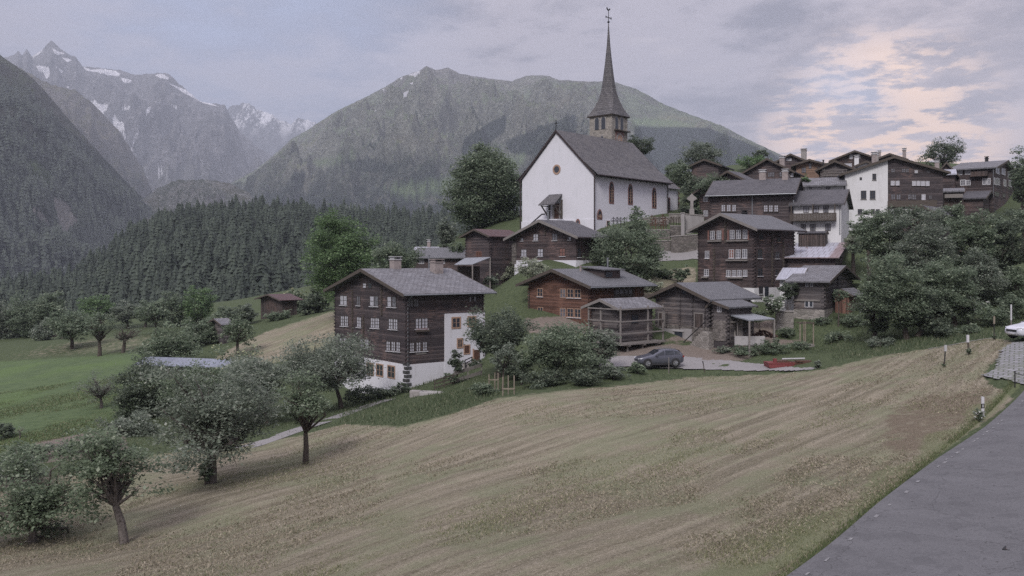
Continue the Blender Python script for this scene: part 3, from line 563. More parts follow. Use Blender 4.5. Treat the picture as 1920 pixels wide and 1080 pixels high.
mx = s.n('MixShader'); s.set(mx, 0, s.ramp(f, .30, .42, .90, 1.0)); nt.links.new(b1.outputs[0], mx.inputs[1]); nt.links.new(b2.outputs[0], mx.inputs[2]); nt.links.new(mx.outputs[0], s.out.inputs[0])
sl = bpy.data.lights.new('Sun', 'SUN'); sl.energy = 1.45; sl.angle = R(18); sl.color = (1.0, .955, .93)
so = bpy.data.objects.new('Sun', sl); C.objects.link(so); sd = Vector((math.sin(SUN_AZ)*math.cos(SUN_EL), math.cos(SUN_AZ)*math.cos(SUN_EL), math.sin(SUN_EL))); so.rotation_euler = sd.to_track_quat('Z', 'Y').to_euler()
cam = bpy.data.cameras.new('Camera'); co = bpy.data.objects.new('Camera', cam); C.objects.link(co); co.rotation_euler = (R(90), 0, 0)
cam.sensor_width = 36; cam.lens = 36*F/1920; cam.shift_y = -50/1920; cam.clip_start = .5; cam.clip_end = 40000; bpy.context.scene.camera = co
hz = MB(); hz.box(-7000, 7000, -300, 12500, -420, 2200); ho = hz.build('haze', MT['bark']); ho.data.materials.clear(); tag(ho, 'thin blue grey evening haze filling the valley', kind='stuff')
hm = bpy.data.materials.new('valley_haze'); hm.use_nodes = True; hm.node_tree.nodes.clear(); ou = hm.node_tree.nodes.new('ShaderNodeOutputMaterial'); pv_ = hm.node_tree.nodes.new('ShaderNodeVolumePrincipled')
pv_.inputs['Color'].default_value = (.80, .88, 1.0, 1); pv_.inputs['Density'].default_value = 1.15e-4; hm.node_tree.links.new(pv_.outputs[0], ou.inputs['Volume']); ho.data.materials.append(hm)
vs_ = bpy.context.scene.view_settings; vs_.view_transform = 'Standard'; vs_.look = 'None'; vs_.exposure = .90; vs_.gamma = 1
# ---------------------------------------------------------------- buildings
class House:
    def __init__(s, name, label, px, Y, th, pl, pr, base, gable='L', eave=0, apex=0, ov=(.8, .8), wall='timber_dark', roof='slate', rt=.22, cat='house', W=None, L=None, group=None,
                 stone_top=None, stone='white', asym=0.0, logs=True, barge='wood_beam', sink=2.0, single=None, vwall=None, rafters=False, tint=None):
        """px: photo column of the nearest corner, Y its distance, th: heading of the right-hand face; pl / pr: columns where the left and right faces end"""
        s.th = R(th); s.c = P(px, base, Y); s.o = Vector((s.c.x, s.c.y, s.c.z)); s.gable = gable
        s.bx = Vector((math.cos(s.th), math.sin(s.th), 0)); s.ay = Vector((-math.sin(s.th), math.cos(s.th), 0))
        def ext(d, p):
            k = (p-CX)/F; return (k*s.o.y-s.o.x)/(d.x-k*d.y)
        s.W = W or abs(ext(s.ay, pl)); s.L = L or abs(ext(s.bx, pr))          # y extent, x extent
        s.e = empty(name, s.o, s.th, label, cat, group)
        og, oe = ov; s.ov = ov
        def zat(x, y, py): q = s.o+s.bx*x+s.ay*y; return (HOR-py)/F*q.y-s.o.z
        # frame (g across the gable, r along the ridge)
        s.G, s.Rr = (s.W, s.L) if gable == 'L' else (s.L, s.W)
        s.mp = (lambda g, r, z: (r, g, z)) if gable == 'L' else (lambda g, r, z: (g, r, z))
        ga = s.G*(.5+asym); s.ga = ga
        tip = s.mp(-oe, -og, 0); ap = s.mp(ga, -og, 0)
        zt = zat(tip[0], tip[1], eave); za = zat(ap[0], ap[1], apex); s.za = za; s.zt = zt
        s.k1 = (za-zt)/(ga+oe); s.ze = za-s.k1*ga
        if single is None:
            s.k2 = s.k1 if abs(asym) < .01 else None
            if s.k2 is None: s.k2 = (za-zt)/(s.G-ga+oe)
        else: s.k2 = single
        zf = za-s.k2*(s.G-ga); s.zf = zf; wt = rt*math.sqrt(1+s.k1**2)
        # walls: from foundation to below the roof
        z0 = -sink; zs = None
        if stone_top is not None: zs = zat(0, 0, stone_top)
        wm = wall; b = MB(); zb = z0 if zs is None else zs
        sec = [(0, zb), (s.G, zb), (s.G, zf-wt), (ga, za-wt), (0, s.ze-wt)]
        b.extr([s.mp(g, 0, z) for g, z in sec], Vector(s.mp(0, s.Rr, 0)))
        s.walls = b.build('wall', wm, s.e)
        if zs is not None:
            b = MB(); b.box(*((-.06, s.L+.06, -.06, s.W+.06, z0, zs))); b.build('stone_base' if stone not in ('white', 'offwhite') else 'plastered_base', stone, s.e)
        # roof: two slopes with thickness
        b = MB(); r0, r1 = -og, s.Rr+og; L_ = r1-r0
        for sgn in (0, 1):
            g0, zz0 = (-oe, zt) if sgn == 0 else (s.G+oe, za-s.k2*(s.G-ga+oe)); k = s.k1 if sgn == 0 else s.k2; sl = math.hypot(g0-ga, za-zz0)
            q = [s.mp(g0, r0, zz0), s.mp(g0, r1, zz0), s.mp(ga, r1, za), s.mp(ga, r0, za)]; uv = [(0, 0), (L_, 0), (L_, sl), (0, sl)]
            b.extr([(p[0], p[1], p[2]-rt) for p in q], (0, 0, rt), uv)
        s.roof = b.build('roof', roof, s.e)
        # thick verge boards, one chevron at each gable end
        if barge:
            for r in (r0-.05, r1+.002):
                b = MB(); gl = -oe-.03; gr = s.G+oe+.03; zl = zt-s.k1*.03; zr_ = za-s.k2*(gr-ga); q = [s.mp(gl, r, zl+.015), s.mp(ga, r, za+.015), s.mp(gr, r, zr_+.015), s.mp(gr, r, zr_-rt-.09), s.mp(ga, r, za-rt-.14), s.mp(gl, r, zl-rt-.09)]
                b.extr(q, Vector(s.mp(0, .048, 0))); b.build('bargeboard', barge, s.e)
        if logs:
            zt_ = s.ze-wt-.12; n = int((zt_-zb-.1)/.4)
            if n > 0:
                for pat, mk in ((0, lambda d, z, w: ((-d, -.02, z), (0, .16, 0))), (1, lambda d, z, w: ((-.02, -d, z), (.16, 0, 0))), (0, lambda d, z, w: ((-d, s.W-.16, z), (0, .14, 0))), (1, lambda d, z, w: ((s.L-.16, -d, z), (.14, 0, 0)))):
                    pr = []
                    for k in range(n): z = zb+.1+k*.4+.19*pat; pr += [(.02, z), (.17, z+.005), (.17, z+.17), (.02, z+.175)]
                    pts = [(.002, zb+.1+.19*pat)]+pr+[(.002, pr[-1][1])]; vec = mk(0, 0, 0)[1]
                    b = MB(); b.extr([mk(d, z, 0)[0] for d, z in pts], vec); b.build('log_ends', wm if isinstance(wm, str) and wm.startswith('timber') else 'wood_beam', s.e)
        if rafters:
            b = MB(); n = int(s.Rr/.9)
            for k in range(n+1):
                r = .1+k*(s.Rr-.2)/n; zz = zt-rt
                b.extr([s.mp(-oe+.08, r, zz-.02+s.k1*.08), s.mp(0, r, s.ze-rt-.02), s.mp(0, r, s.ze-rt-.18), s.mp(-oe+.08, r, zz-.16+s.k1*.08)], Vector(s.mp(0, .12, 0)))
            b.build('rafter_ends', 'wood_silver', s.e)
    def face(s, f, px, py):
        """photo pixel -> (u, z) on the left 'L' or right 'R' face"""
        d = Vector(((px-CX)/F, 1, (HOR-py)/F)); n = s.bx if f == 'L' else s.ay; u_ = s.ay if f == 'L' else s.bx
        t = s.o.dot(n)/d.dot(n); q = d*t-s.o; return q.dot(u_), q.z, (d*t).y
    def bx_(s, b, f, u0, u1, z0, z1, d0, d1):
        if f == 'L': b.box(-d1, -d0, u0, u1, z0, z1)
        else: b.box(u0, u1, -d1, -d0, z0, z1)
    def panel(s, name, mat, f, rect, d0, d1, parent=None):
        b = MB(); s.bx_(b, f, *rect, d0, d1); return b.build(name, mat, parent or s.e)
    def rect(s, f, px, py, w, h):
        ua = s.face(f, px-w/2, py)[0]; ub = s.face(f, px+w/2, py)[0]; z0 = s.face(f, px, py+h/2)[1]; z1 = s.face(f, px, py-h/2)[1]
        return (min(ua, ub), max(ua, ub), z0, z1)
    def window(s, f, px, py, w, h, frame='frame_white', pane='pane_mid', cols=2, rows=2, sill='frame_white', fw=.06, d=.0, box=False, shutters=None, arch=False, label=None):
        u0, u1, z0, z1 = s.rect(f, px, py, w, h); e = .045+d; b = MB(); bw = fw
        s.bx_(b, f, u0-bw, u1+bw, z1, z1+bw, d, e); s.bx_(b, f, u0-bw, u1+bw, z0-bw, z0, d, e); s.bx_(b, f, u0-bw, u0, z0, z1, d, e); s.bx_(b, f, u1, u1+bw, z0, z1, d, e)
        for k in range(1, cols): u = u0+(u1-u0)*k/cols; m = .035 if cols < 3 else .05; s.bx_(b, f, u-m, u+m, z0, z1, d+.012, e-.004)
        for k in range(1, rows): z = z0+(z1-z0)*k/rows; s.bx_(b, f, u0, u1, z-.016, z+.016, d+.011, e-.010)
        wo = b.build('window', frame, s.e)
        if label: wo['label'] = label
        s.panel('pane', pane, f, (u0, u1, z0, z1), d, d+.014, wo)
        if sill: s.panel('sill', sill, f, (u0-bw-.05, u1+bw+.05, z0-bw-.07, z0-bw-.002), d, e+.09, wo)
        if shutters:
            sw = (u1-u0)*.32
            for a, c in ((u0-bw-sw-.02, u0-bw-.02), (u1+bw+.02, u1+bw+sw+.02)): s.panel('shutter', shutters, f, (a, c, z0-.03, z1+.03), d, d+.05)
        if box:
            bo = s.panel('flower_box', 'wood_beam', f, (u0-bw, u1+bw, z0-bw-.26, z0-bw-.08), e+.1, e+.30)
            fl = leaves_patch(f, s, (u0-bw, u1+bw, z0-bw-.12, z0-bw+.12), e+.08, e+.34, 60, 'flowers'); fl.parent = bo
        return wo
    def wins(s, f, lst, ox=0, oy=0, k=1.0, **kw):
        for t in lst:
            a = dict(kw); a.update(t[4] if len(t) > 4 else {}); s.window(f, ox+t[0]/k, oy+t[1]/k, t[2]/k, t[3]/k, **a)
    def ridge_chimney(s, r, g, w, h, mat='chimney', cap='cap', dz=-.6, d=None):
        """chimney at r along the ridge, g across from it"""
        x, y, _ = s.mp(s.ga+g, r, 0); z = s.za-abs(g)*s.k1+dz; d = d or w; b = MB(); b.box(x-w/2, x+w/2, y-d/2, y+d/2, z, z+h-dz)
        c = b.build('chimney', mat, s.roof); t = z+h-dz
        b = MB(); b.box(x-w/2-.08, x+w/2+.08, y-d/2-.08, y+d/2+.08, t+.002, t+.1)
        for a in (-1, 1): b.box(x+a*(w/2-.08)-.06, x+a*(w/2-.08)+.06, y-d/2+.05, y+d/2-.05, t+.1, t+.32)
        b.box(x-w/2-.1, x+w/2+.1, y-d/2-.1, y+d/2+.1, t+.32, t+.4); b.build('chimney_cap', cap, c)
    def pole(s, r, g, h, rad=.09, name='vent_pipe', mat='metal_pipe'):
        x, y, _ = s.mp(s.ga+g, r, 0); z = s.za-abs(g)*s.k1-.3; b = MB(); b.tube((x, y, z), (x, y, z+h+.3), rad, n=8); b.tube((x, y, z+h+.302), (x, y, z+h+.42), rad*1.5, n=8); b.build(name, mat, s.roof)
    def gutter(s, mat='metal_pipe', down=True, r=0.0, zb=0.2, bothsides=False):
        b = MB(); og, oe = s.ov; zz = s.zt-.14; a = Vector(s.mp(-oe-.07, -og, zz)); c = Vector(s.mp(-oe-.07, s.Rr+og, zz)); b.tube(a, c, .075, n=8); b.build('gutter', mat, s.e)
        if down:
            b = MB(); p0 = Vector(s.mp(-oe-.07, r, zz-.05)); p1 = Vector(s.mp(-.12, r, zz-.65)); p2 = Vector(s.mp(-.12, r, zb)); b.path([p0, p1, p2], [.05]*3, 8); b.build('downpipe', mat, s.e)
    def board(s, f, px, y0, y1, w=.22, mat='wood_beam', name='wall_brace', d=.16):
        u = s.face(f, px, y0)[0]; z1 = s.face(f, px, y0)[1]; z0 = s.face(f, px, y1)[1]; b = MB(); z = z0
        while z < z1: s.bx_(b, f, u-w/2, u+w/2, z, min(z1, z+.19), .0, d if int(z/.2) % 2 else d*.6); z += .21
        b.build(name, mat, s.e)
def leaves_patch(f, s, rect, d0, d1, n, mat, size=.07):
    u = rng.uniform(rect[0], rect[1], n); z = rng.uniform(rect[2], rect[3], n); d = rng.uniform(d0, d1, n)
    c = np.stack([-d, u, z], -1) if f == 'L' else np.stack([u, -d, z], -1)
    V, Fq = quads(c, np.full(n, size)); return link('flowers', np_mesh('flowers', V, Fq, MT[mat]))
def quads(c, size, up=.35, aspect=.62):
    n = len(c); a = rng.normal(size=(n, 3)); nrm = rng.normal(size=(n, 3)); nrm[:, 2] = np.abs(nrm[:, 2])+up; nrm /= np.linalg.norm(nrm, axis=1)[:, None]
    a -= (a*nrm).sum(1)[:, None]*nrm; a /= np.linalg.norm(a, axis=1)[:, None]; b = np.cross(nrm, a); sz = size[:, None]
    V = np.stack([c-a*sz*.5, c+b*sz*.5*aspect+a*sz*.05, c+a*sz*.5, c-b*sz*.5*aspect+a*sz*.05], 1).reshape(-1, 3)
    return V, np.arange(4*n).reshape(n, 4)

# --- big chalet at the left
D = dict; dk = D(pane='pane_dark'); cu = D(pane='pane_curtain')
h = House('timber_chalet', 'largest black timber chalet, on a white plastered base, beside the orchard', 762, 91, 38, 628, 907, 726, 'L', 551.5, 503.5, (.95, 1.0), 'timber_black', 'slate', stone_top=684, sink=3.2)
kw = D(ox=600, oy=440, k=3.375, frame='frame_dark', sill='frame_white')
h.wins('L', [(150,415,42,56,cu),(244,418,22,54),(330,420,24,60,D(cols=1,pane='pane_curtain')),(357,420,24,60,D(cols=1)),(440,424,24,62,D(cols=1,pane='pane_curtain')),(470,425,24,62,D(cols=1))], **kw)
h.wins('L', [(283,322,20,28,cu),(318,322,20,28,dk)], **D(kw, cols=1, sill=None))
h.wins('L', [(143,545,20,60,cu),(168,546,20,60,cu),(248,553,26,60,cu),(335,558,24,60,cu),(363,559,24,60,cu),(449,564,24,62,cu),(479,566,24,62,cu)], **D(kw, rows=3, cols=2))
h.wins('L', [(136,681,18,54,cu),(161,682,18,54,cu),(187,683,18,54,cu),(268,688,20,54,cu),(298,690,20,54,cu),(433,704,22,56,cu),(465,706,22,56,cu),(496,708,22,56,cu)], **D(kw, rows=3, cols=2))
h.wins('L', [(322,850,38,66),(382,857,38,66),(455,868,40,68)], **D(kw, frame='frame_tan', pane='pane_dark', fw=.13, d=.06, sill=None))
h.wins('R', [(573,433,26,44),(607,432,26,44)], **D(kw, pane='pane_mid', sill=None)); h.wins('R', [(622,562,34,62,cu),(662,561,34,62,cu)], **D(kw, rows=3, box=True))
h.wins('R', [(581,711,24,54,cu),(622,708,24,54,cu),(663,706,24,54,cu)], **D(kw, rows=3))
h.wins('R', [(951,408,10,28,cu),(979,406,10,28,cu)], **D(kw, cols=1, sill=None))
u0 = h.face('R', 600+787/3.375, 600)[0]; zt_ = h.face('R', 600+800/3.375, 440+500/3.375)[1]; zb_ = h.face('R', 760, 684)[1]
b = MB(); b.box(u0, h.L+.09, -.10, h.W*.7, -2.5, zt_); b.build('plastered_wing', 'white', h.e)
h.wins('R', [(858,557,44,56),(957,548,40,50),(882,686,24,46)], **D(kw, frame='frame_tan', pane='pane_dark', fw=.16, d=.10, sill=None))
h.window('R', 600+926/3.375, 440+726/3.375, 9, 14, frame='frame_tan', pane='wood_door', cols=1, rows=1, d=.10, fw=.12, sill=None)
rr = h.rect('R', 600+988/3.375, 440+765/3.375, 11, 22); dr = h.panel('door', 'wood_door', 'R', rr, .10, .15); h.panel('door_frame', 'frame_tan', 'R', (rr[0]-.15, rr[0], rr[2], rr[3]+.15), .10, .17, dr)
rr = h.rect('R', 600+962/3.375, 440+812/3.375, 22, 4); h.panel('door_terrace', 'stonework', 'R', (rr[0]-.5, rr[1]+1.2, rr[2]-1.2, rr[3]), .10, 1.6)
b = MB()
for k in range(7): z = -.3+k*.42; b.box(-.11, .55 if k % 2 else .33, -.11, .33 if k % 2 else .55, z, z+.30)
b.build('quoin_stones', 'darkstone', h.e)
for px in (600+207/3.375, 600+277/3.375, 600+392/3.375): h.board('L', px, 440+(320 if px > 690 else (350 if px < 670 else 505))/3.375, 440+(510 if px > 700 else 650)/3.375)
h.board('R', 600+780/3.375, 551, 560, .25); h.gutter('metal_pipe', True, .1, zb_-.3)
b = MB(); rr = h.rect('R', 600+640/3.375, 440+752/3.375, 19, 3); h.panel('name_board', 'wood_silver', 'R', rr, .0, .05)
h.ridge_chimney(h.L*.36, .2, .95, 1.0, dz=-1.0); h.ridge_chimney(h.L*.80, -1.6, 1.1, 1.1, 'chimney', 'chimney', dz=-1.2); h.pole(h.L*.86, .9, 1.7)
CH1 = h
# --- red-brown chalet
h = House('timber_chalet', 'red brown two storey timber chalet with a dormer, below the churchyard trees', 1105, 97, 42, 991, 1207, 622, 'L', 537, 504, (1.0, 1.1), 'timber_red', 'slate_grey', rafters=True, sink=2.5)
kw = D(ox=940, oy=380, k=3.858, frame='frame_tan', pane='pane_dark', sill='frame_white', fw=.07)
h.wins('L', [(281,649,34,52),(500,655,40,56),(554,657,40,56),(283,786,34,54),(500,796,40,56),(554,799,40,56)], **kw)
h.wins('L', [(446,656,36,60),(446,795,36,58)], **D(kw, pane='pane_mid', sill=None))
h.wins('L', [(461,552,14,9)], **D(kw, cols=1, rows=1, sill=None, frame='frame_dark'))
h.board('L', 992.5, 545, 600, .2); h.gutter('metal_pipe', False)
# dark glazed veranda on the side, dormer
rr = h.rect('R', 940+880/3.858, 380+640/3.858, 34, 22); v = h.panel('veranda_window', 'frame_dark', 'R', rr, .0, .12)
for k in range(4): w_ = (rr[1]-rr[0])/4; h.panel('pane', 'pane_mid', 'R', (rr[0]+k*w_+.12, rr[0]+(k+1)*w_-.12, rr[2]+.4, rr[3]-.5), .12, .135, v)
rr = h.rect('R', 940+982/3.858, 380+650/3.858, 20, 26); h.panel('plank_cladding', 'planks_red', 'R', rr, .0, .06)
x0 = h.L*.42; dm = MB(); gy0 = h.ga*.28; z0 = h.za-h.k1*(h.ga-gy0)
dm.extr([(x0, gy0, z0-.3), (x0, gy0, z0+.95), (x0, h.ga-.3, h.za+.02), (x0, h.ga-.3, h.za-.5)], (h.L*.30, 0, 0)); dm = dm.build('dormer', 'timber_dark', h.roof)
b = MB(); q = [(x0-.35, gy0-.5, z0+.90), (x0+h.L*.30+.35, gy0-.5, z0+.90), (x0+h.L*.30+.35, h.ga-.1, h.za+.16), (x0-.35, h.ga-.1, h.za+.16)]; b.extr(q, (0, 0, .12), [(0,0),(5,0),(5,4),(0,4)]); b.build('dormer_roof', 'slate_grey', dm)
b = MB(); b.box(x0+h.L*.30+.002, x0+h.L*.30+.05, gy0+.2, gy0+1.2, z0+.05, z0+.75); b.build('dormer_window', 'pane_dark', dm); b = MB(); b.box(x0+.3, x0+1.4, gy0-.04, gy0-.002, z0+.15, z0+.7); b.build('dormer_window', 'pane_dark', dm)
h.pole(h.L*.78, -1.1, 1.5, .1); h.pole(h.L*.30, -.9, .5, .12, 'vent_pipe', 'chimney')
# --- granary on stilts
h = House('stilted_granary', 'small timber granary raised on wooden legs with pole galleries, beside the grey car', 1160, 89, 40, 1109, 1223, 641, 'L', 579, 560, (.75, .75), 'timber_grey', 'slate', .16, 'granary', sink=0.0, barge='wood_silver')
b = MB(); b.box(-.9, h.L+.5, -1.3, h.W+.2, -.25, -.06); b.build('platform', 'wood_silver', h.e)
for x in (.3, h.L*.5, h.L-.3):
    for y in (-.9, h.W-.4): m_ = MB(); g = h1(*(h.o+h.bx*x+h.ay*y).xy)-h.o.z; m_.tube((x, y, g-.3), (x, y, -.26), .14, .10, 8); m_.lathe([(.38, -.40), (.40, -.26)], (x, y, 0), 10); m_.build('leg', 'wood_silver', h.e)
for zz in (.85, 2.05, 3.25): b = MB(); b.box(-.95, h.L+.45, -1.28, -1.18, zz, zz+.12); b.box(-.95, -.85, -1.18, h.W*.9, zz, zz+.12); b.build('gallery_rail', 'wood_silver', h.e)
for x in (-.9, h.L*.62, h.L+.4): b = MB(); b.box(x-.07, x+.07, -1.17, -1.04, -.06, 3.6); b.build('gallery_post', 'wood_silver', h.e)
for y in (h.W*.45, h.W*.9): b = MB(); b.box(-.84, -.70, y-.07, y+.07, -.06, 3.4); b.build('gallery_post', 'wood_silver', h.e)
h.window('R', 1190, 598, 12, 16, 'frame_dark', 'pane_dark', 1, 1, None)
# --- barn with stone basement
h = House('hay_barn', 'old greyed log barn with a stone cellar and outside steps, right of the granary', 1329, 91, 41, 1229, 1408, 655, 'L', 562, 530, (.9, .8), 'timber_grey', 'slate_grey', cat='barn', stone_top=614, stone='stone', sink=1.5, rafters=False)
kw = D(ox=1180, oy=500, k=4.0)
h.window('L', 1180+413/4, 500+191/4, 8, 8, 'frame_dark', 'pane_dark', 1, 1, None)
for a, w_, y, hh in ((245, 50, 395, 110), (525, 75, 405, 120)): rr = h.rect('L', 1180+a/4, 500+y/4, w_/4, hh/4); d_ = h.panel('shutter_door', 'wood_silver', 'L', rr, .0, .08); h.panel('door_boards', 'planks', 'L', (rr[0]+.12, rr[1]-.12, rr[2]+.12, rr[3]-.12), .08, .10, d_)
for a in (283, 383, 475, 568): h.board('L', 1180+a/4, 500+(215 if a > 300 else 330)/4, 500+455/4, .16, 'timber_grey', 'wall_brace', .18)
rr = h.rect('L', 1180+372/4, 500+540/4, 15, 27); d_ = h.panel('cellar_door', 'pane_dark', 'L', rr, .06, .09); h.panel('door_frame', 'concrete', 'L', (rr[0]-.2, rr[1]+.2, rr[3], rr[3]+.22), .06, .16, d_)
h.panel('rendered_panel', 'render_grey', 'L', h.rect('L', 1180+430/4, 500+525/4, 30/4+14, 30), .06, .085); h.panel('rendered_panel', 'render_grey', 'L', h.rect('L', 1180+285/4, 500+515/4, 30, 26), .06, .085)
b = MB()   # outside stairs against the basement
rr = h.rect('L', 1180+545/4, 500+540/4, 46, 38); n = 9
for k in range(n): f_ = k/n; y0 = rr[1]-(rr[1]-rr[0])*.75*f_; b.box(-.95, -.09, rr[0], y0, -.5+k*.26, -.5+(k+1)*.26)
b.build('stone_steps', 'stone_light', h.e)
b = MB(); b.path([(-.95, rr[1]+.1, .6), (-.95, rr[0]+.4, 2.9)], [.05, .05], 6); b.path([(-.95, rr[1], -.3), (-.95, rr[1], .7)], [.05]*2, 6); b.build('handrail', 'iron', h.e)
BARN = h
h = House('barn_annex', 'low log annex with one white window, on the right of the stone cellared barn', 1364, 89.3, 41, 1336, 1408, 642, 'L', 576, 563, (.5, .5), 'timber_grey', 'slate_grey', .16, 'outbuilding', sink=1.5, asym=.40, logs=True)
h.window('L', 1180+676/4, 500+313/4, 6.5, 12, 'frame_white', 'pane_mid', 2, 3, None)
h.panel('rubble_lower_wall', 'stone', 'L', h.rect('L', 1350, 620, 26, 38), .0, .07)
# open shed
def shed_roof(name, label, cat, pts_px, mat, th=.12, posts=(), floor=None):
    """mono-pitch roof on posts; pts_px: four (px,py,Y) corners"""
    q = [P(*p) for p in pts_px]; o = Vector((q[0].x, q[0].y, h1(q[0].x, q[0].y))); e = empty(name, o, 0, label, cat); b = MB(); l1 = (q[1]-q[0]).length; l2 = (q[3]-q[0]).length
    b.extr([p-o for p in q], (0, 0, th), [(0, 0), (l1, 0), (l1, l2), (0, l2)]); b.build('roof', mat, e)
    for a in range(4):
        if a in posts: p = q[a]*.97+sum(q, Vector())/4*.03-o; g = h1(*(p+o).xy)-o.z; b = MB(); b.box(p.x-.08, p.x+.08, p.y-.08, p.y+.08, g-.3, p.z-.002); b.build('post', 'wood_silver', e)
    return e, o
e, o = shed_roof('open_shed', 'open shed with a flat pale sheet roof over boards and firewood beside the annex', 'shed', [(1365,591.5,90), (1405,602,86.5), (1453,599.5,88.5), (1412,590,92.5)], 'sheet', .12, (1, 2, 3))
b = MB()
for px, w_, lean in ((1383, .25, .1), (1387, .35, .3), (1376, .2, .0)): p = P(px, 631, 90)-o; b.extr([p, p+Vector((w_, 0, 0)), p+Vector((w_+lean*.5-.1, .4, 2.0)), p+Vector((lean*.5-.1, .4, 2.0))], (0, .05, 0))
b.build('leaning_boards', 'wood_silver', e)
b = MB(); p = P(1378, 640, 88.4)-o; b.box(p.x, p.x+3.0, p.y, p.y+.25, p.z-.4, p.z+.5); b.build('low_wall', 'concrete', e)
b = MB(); p = P(1368, 640, 89.6)-o; b.box(p.x, p.x+.08, p.y, p.y+.08, p.z, p.z+2.0); b.box(p.x+.75, p.x+.83, p.y, p.y+.08, p.z, p.z+2.0); b.box(p.x+.08, p.x+.75, p.y+.01, p.y+.07, p.z+1.9, p.z+2.0); b.build('door_frame', 'wood_silver', e)
b = MB(); p = P(1410, 631, 90.5)-o
for k in range(40): a = rng.uniform(0, 2.6); zz = rng.uniform(0, .7*(1-abs(a-1.3)/1.6)); b.tube((p.x+a, p.y+rng.uniform(-.3, .3), p.z+zz-.1), (p.x+a+rng.uniform(-.2, .2), p.y+.6, p.z+zz-.05), rng.uniform(.06, .12), n=6)
b.build('firewood_pile', 'wood_door', e)
# --- tall middle chalet
h = House('timber_chalet', 'tall narrow dark timber chalet with red shutters under its gable, right of the churchyard walls', 1414, 106, 40, 1309, 1489, 566, 'L', 428.5, 399, (1.0, 1.1), 'timber_dark', 'slate_grey', sink=2.5, stone_top=540, stone='offwhite', barge='wood_silver')
kw = D(ox=1280, oy=380, k=4.908, frame='frame_white', pane='pane_mid', rows=3, fw=.05)
h.wins('L', [(275,300,34,72),(335,298,34,72),(457,294,36,76),(515,293,36,76),(576,291,36,76)], **D(kw, sill='frame_dark'))
for a in (238, 372, 420, 606): h.panel('shutter', 'frame_red', 'L', h.rect('L', 1280+a/4.908, 380+300/4.908, 2.4, 18), .0, .06)
h.wins('L', [(226,478,32,62,D(rows=1)),(450,470,40,72,D(pane='frame_red')),(512,470,38,72),(572,469,38,74),(220,643,36,52),(422,650,32,50),(474,650,32,50),(524,649,32,50),(576,648,32,50)], **kw)
for a, y, w_ in ((300, 353, 26), (510, 350, 40), (505, 530, 40), (488, 690, 28), (210, 686, 12)): h.panel('window_shelf', 'wood_silver', 'L', h.rect('L', 1280+a/4.908, 380+y/4.908, w_, 2.6), .0, .28)
h.wins('R', [(710,470,38,78),(712,640,40,62),(722,318,30,44,D(sill='frame_tan')),(870,482,34,58),(868,640,28,50),(884,340,26,40,D(sill='frame_tan'))], **D(kw, frame='frame_dark', pane='pane_dark'))
h.wins('R', [(715,803,32,66)], **D(kw, frame='frame_dark', pane='pane_dark', d=.06)); rr = h.rect('R', 1280+768/4.908, 380+838/4.908, 7, 27); h.panel('door', 'pane_dark', 'R', rr, .06, .10)
h.board('L', 1280+292/4.908, 465, 530); h.board('L', 1280+395/4.908, 402, 455); h.board('R', 1280+822/4.908, 440, 535); h.board('R', 1280+925/4.908, 450, 530); h.gutter('copper_pipe', True, .25, zb=2.0)
h.ridge_chimney(h.L*.55, .5, .5, .35, 'iron', 'iron', dz=-.5)
# --- rust-streaked tin roof barn and small house at right
h = House('hay_barn', 'dark timber barn with a rust streaked tin roof, above the stone based hut', 1565, 108, 64, 1477, 1598, 520, 'R', 482.5, 454.5, (.6, .8), 'timber_black', 'rusttin', .1, 'barn', barge='iron', sink=3)
h = House('small_chalet', 'small reddish grey log hut on a rubble base, right of the tall narrow chalet', 1545, 97, 58, 1489, 1598, 600, 'R', 527.5, 497.5, (.8, .75), 'timber_grey', 'slate', .16, 'hut', stone_top=581, stone='stone_light', sink=1.6)
kw = D(ox=1180, oy=500, k=4.0, frame='frame_white', pane='pane_dark')
h.wins('L', [(1332,133,14,28),(1368,133,14,28),(1331,281,22,40),(1364,281,22,40)], **D(kw, cols=1, rows=1, sill=None))
h.board('L', 1543, 530, 578, .25, 'timber_grey'); h.board('R', 1570, 505, 575, .2, 'timber_grey')
b = MB(); rr = h.rect('L', 1180+1330/4, 500+252/4, 50, 3); h.panel('wall_beam', 'wood_silver', 'L', rr, .0, .12)
h = House('lean_to_store', 'small vine covered store with a pale sheet roof, left of the log hut', 1499, 100, 62, 1462, 1512, 585, 'R', 523.5, 502, (.3, .6), 'offwhite', 'tin', .1, 'outbuilding', logs=False, barge='wood_silver', asym=.3)
h.window('L', 1477, 552, 9, 12, 'frame_tan', 'pane_dark', 2, 2, 'frame_red')
h = House('garden_shed', 'tiny shed of upright reddish planks, right of the stone based log hut', 1592, 99, 52, 1566, 1612, 579, 'L', 554, 541, (.35, .55), 'planks_red', 'slate', .1, 'shed', logs=False, sink=1, asym=.0)
# --- upper row: long dark house, balcony house
h = House('timber_house', 'long dark timber house with one wide slate roof, above the tall narrow chalet', 1487, 122, 66, 1331, 1502, 440, 'R', 361, 333, (.5, .9), 'timber_black', 'slate_dark', sink=3, barge='wood_beam')
kw = D(ox=1280, oy=260, k=5.4, frame='frame_dark', pane='pane_curtain', rows=3, sill='frame_dark')
h.wins('L', [(412,702,34,64),(467,702,34,64),(521,702,34,64),(842,706,34,62),(893,706,34,62),(947,706,34,62)], **kw)
h.board('L', 1280+705/5.4, 362, 402, .12, 'metal_pipe', 'downpipe', .12); h.ridge_chimney(h.W*.42, .1, .9, 1.0); h.ridge_chimney(h.W*.14, -.3, .8, 1.0); h.gutter('metal_pipe', False)
h = House('balcony_house', 'pale plastered house with a long dark wooden balcony and a plain slate roof', 1577, 119, 64, 1487, 1592, 448, 'R', 381, 354.5, (.5, .7), 'offwhite', 'slate_dark', sink=3, logs=False)
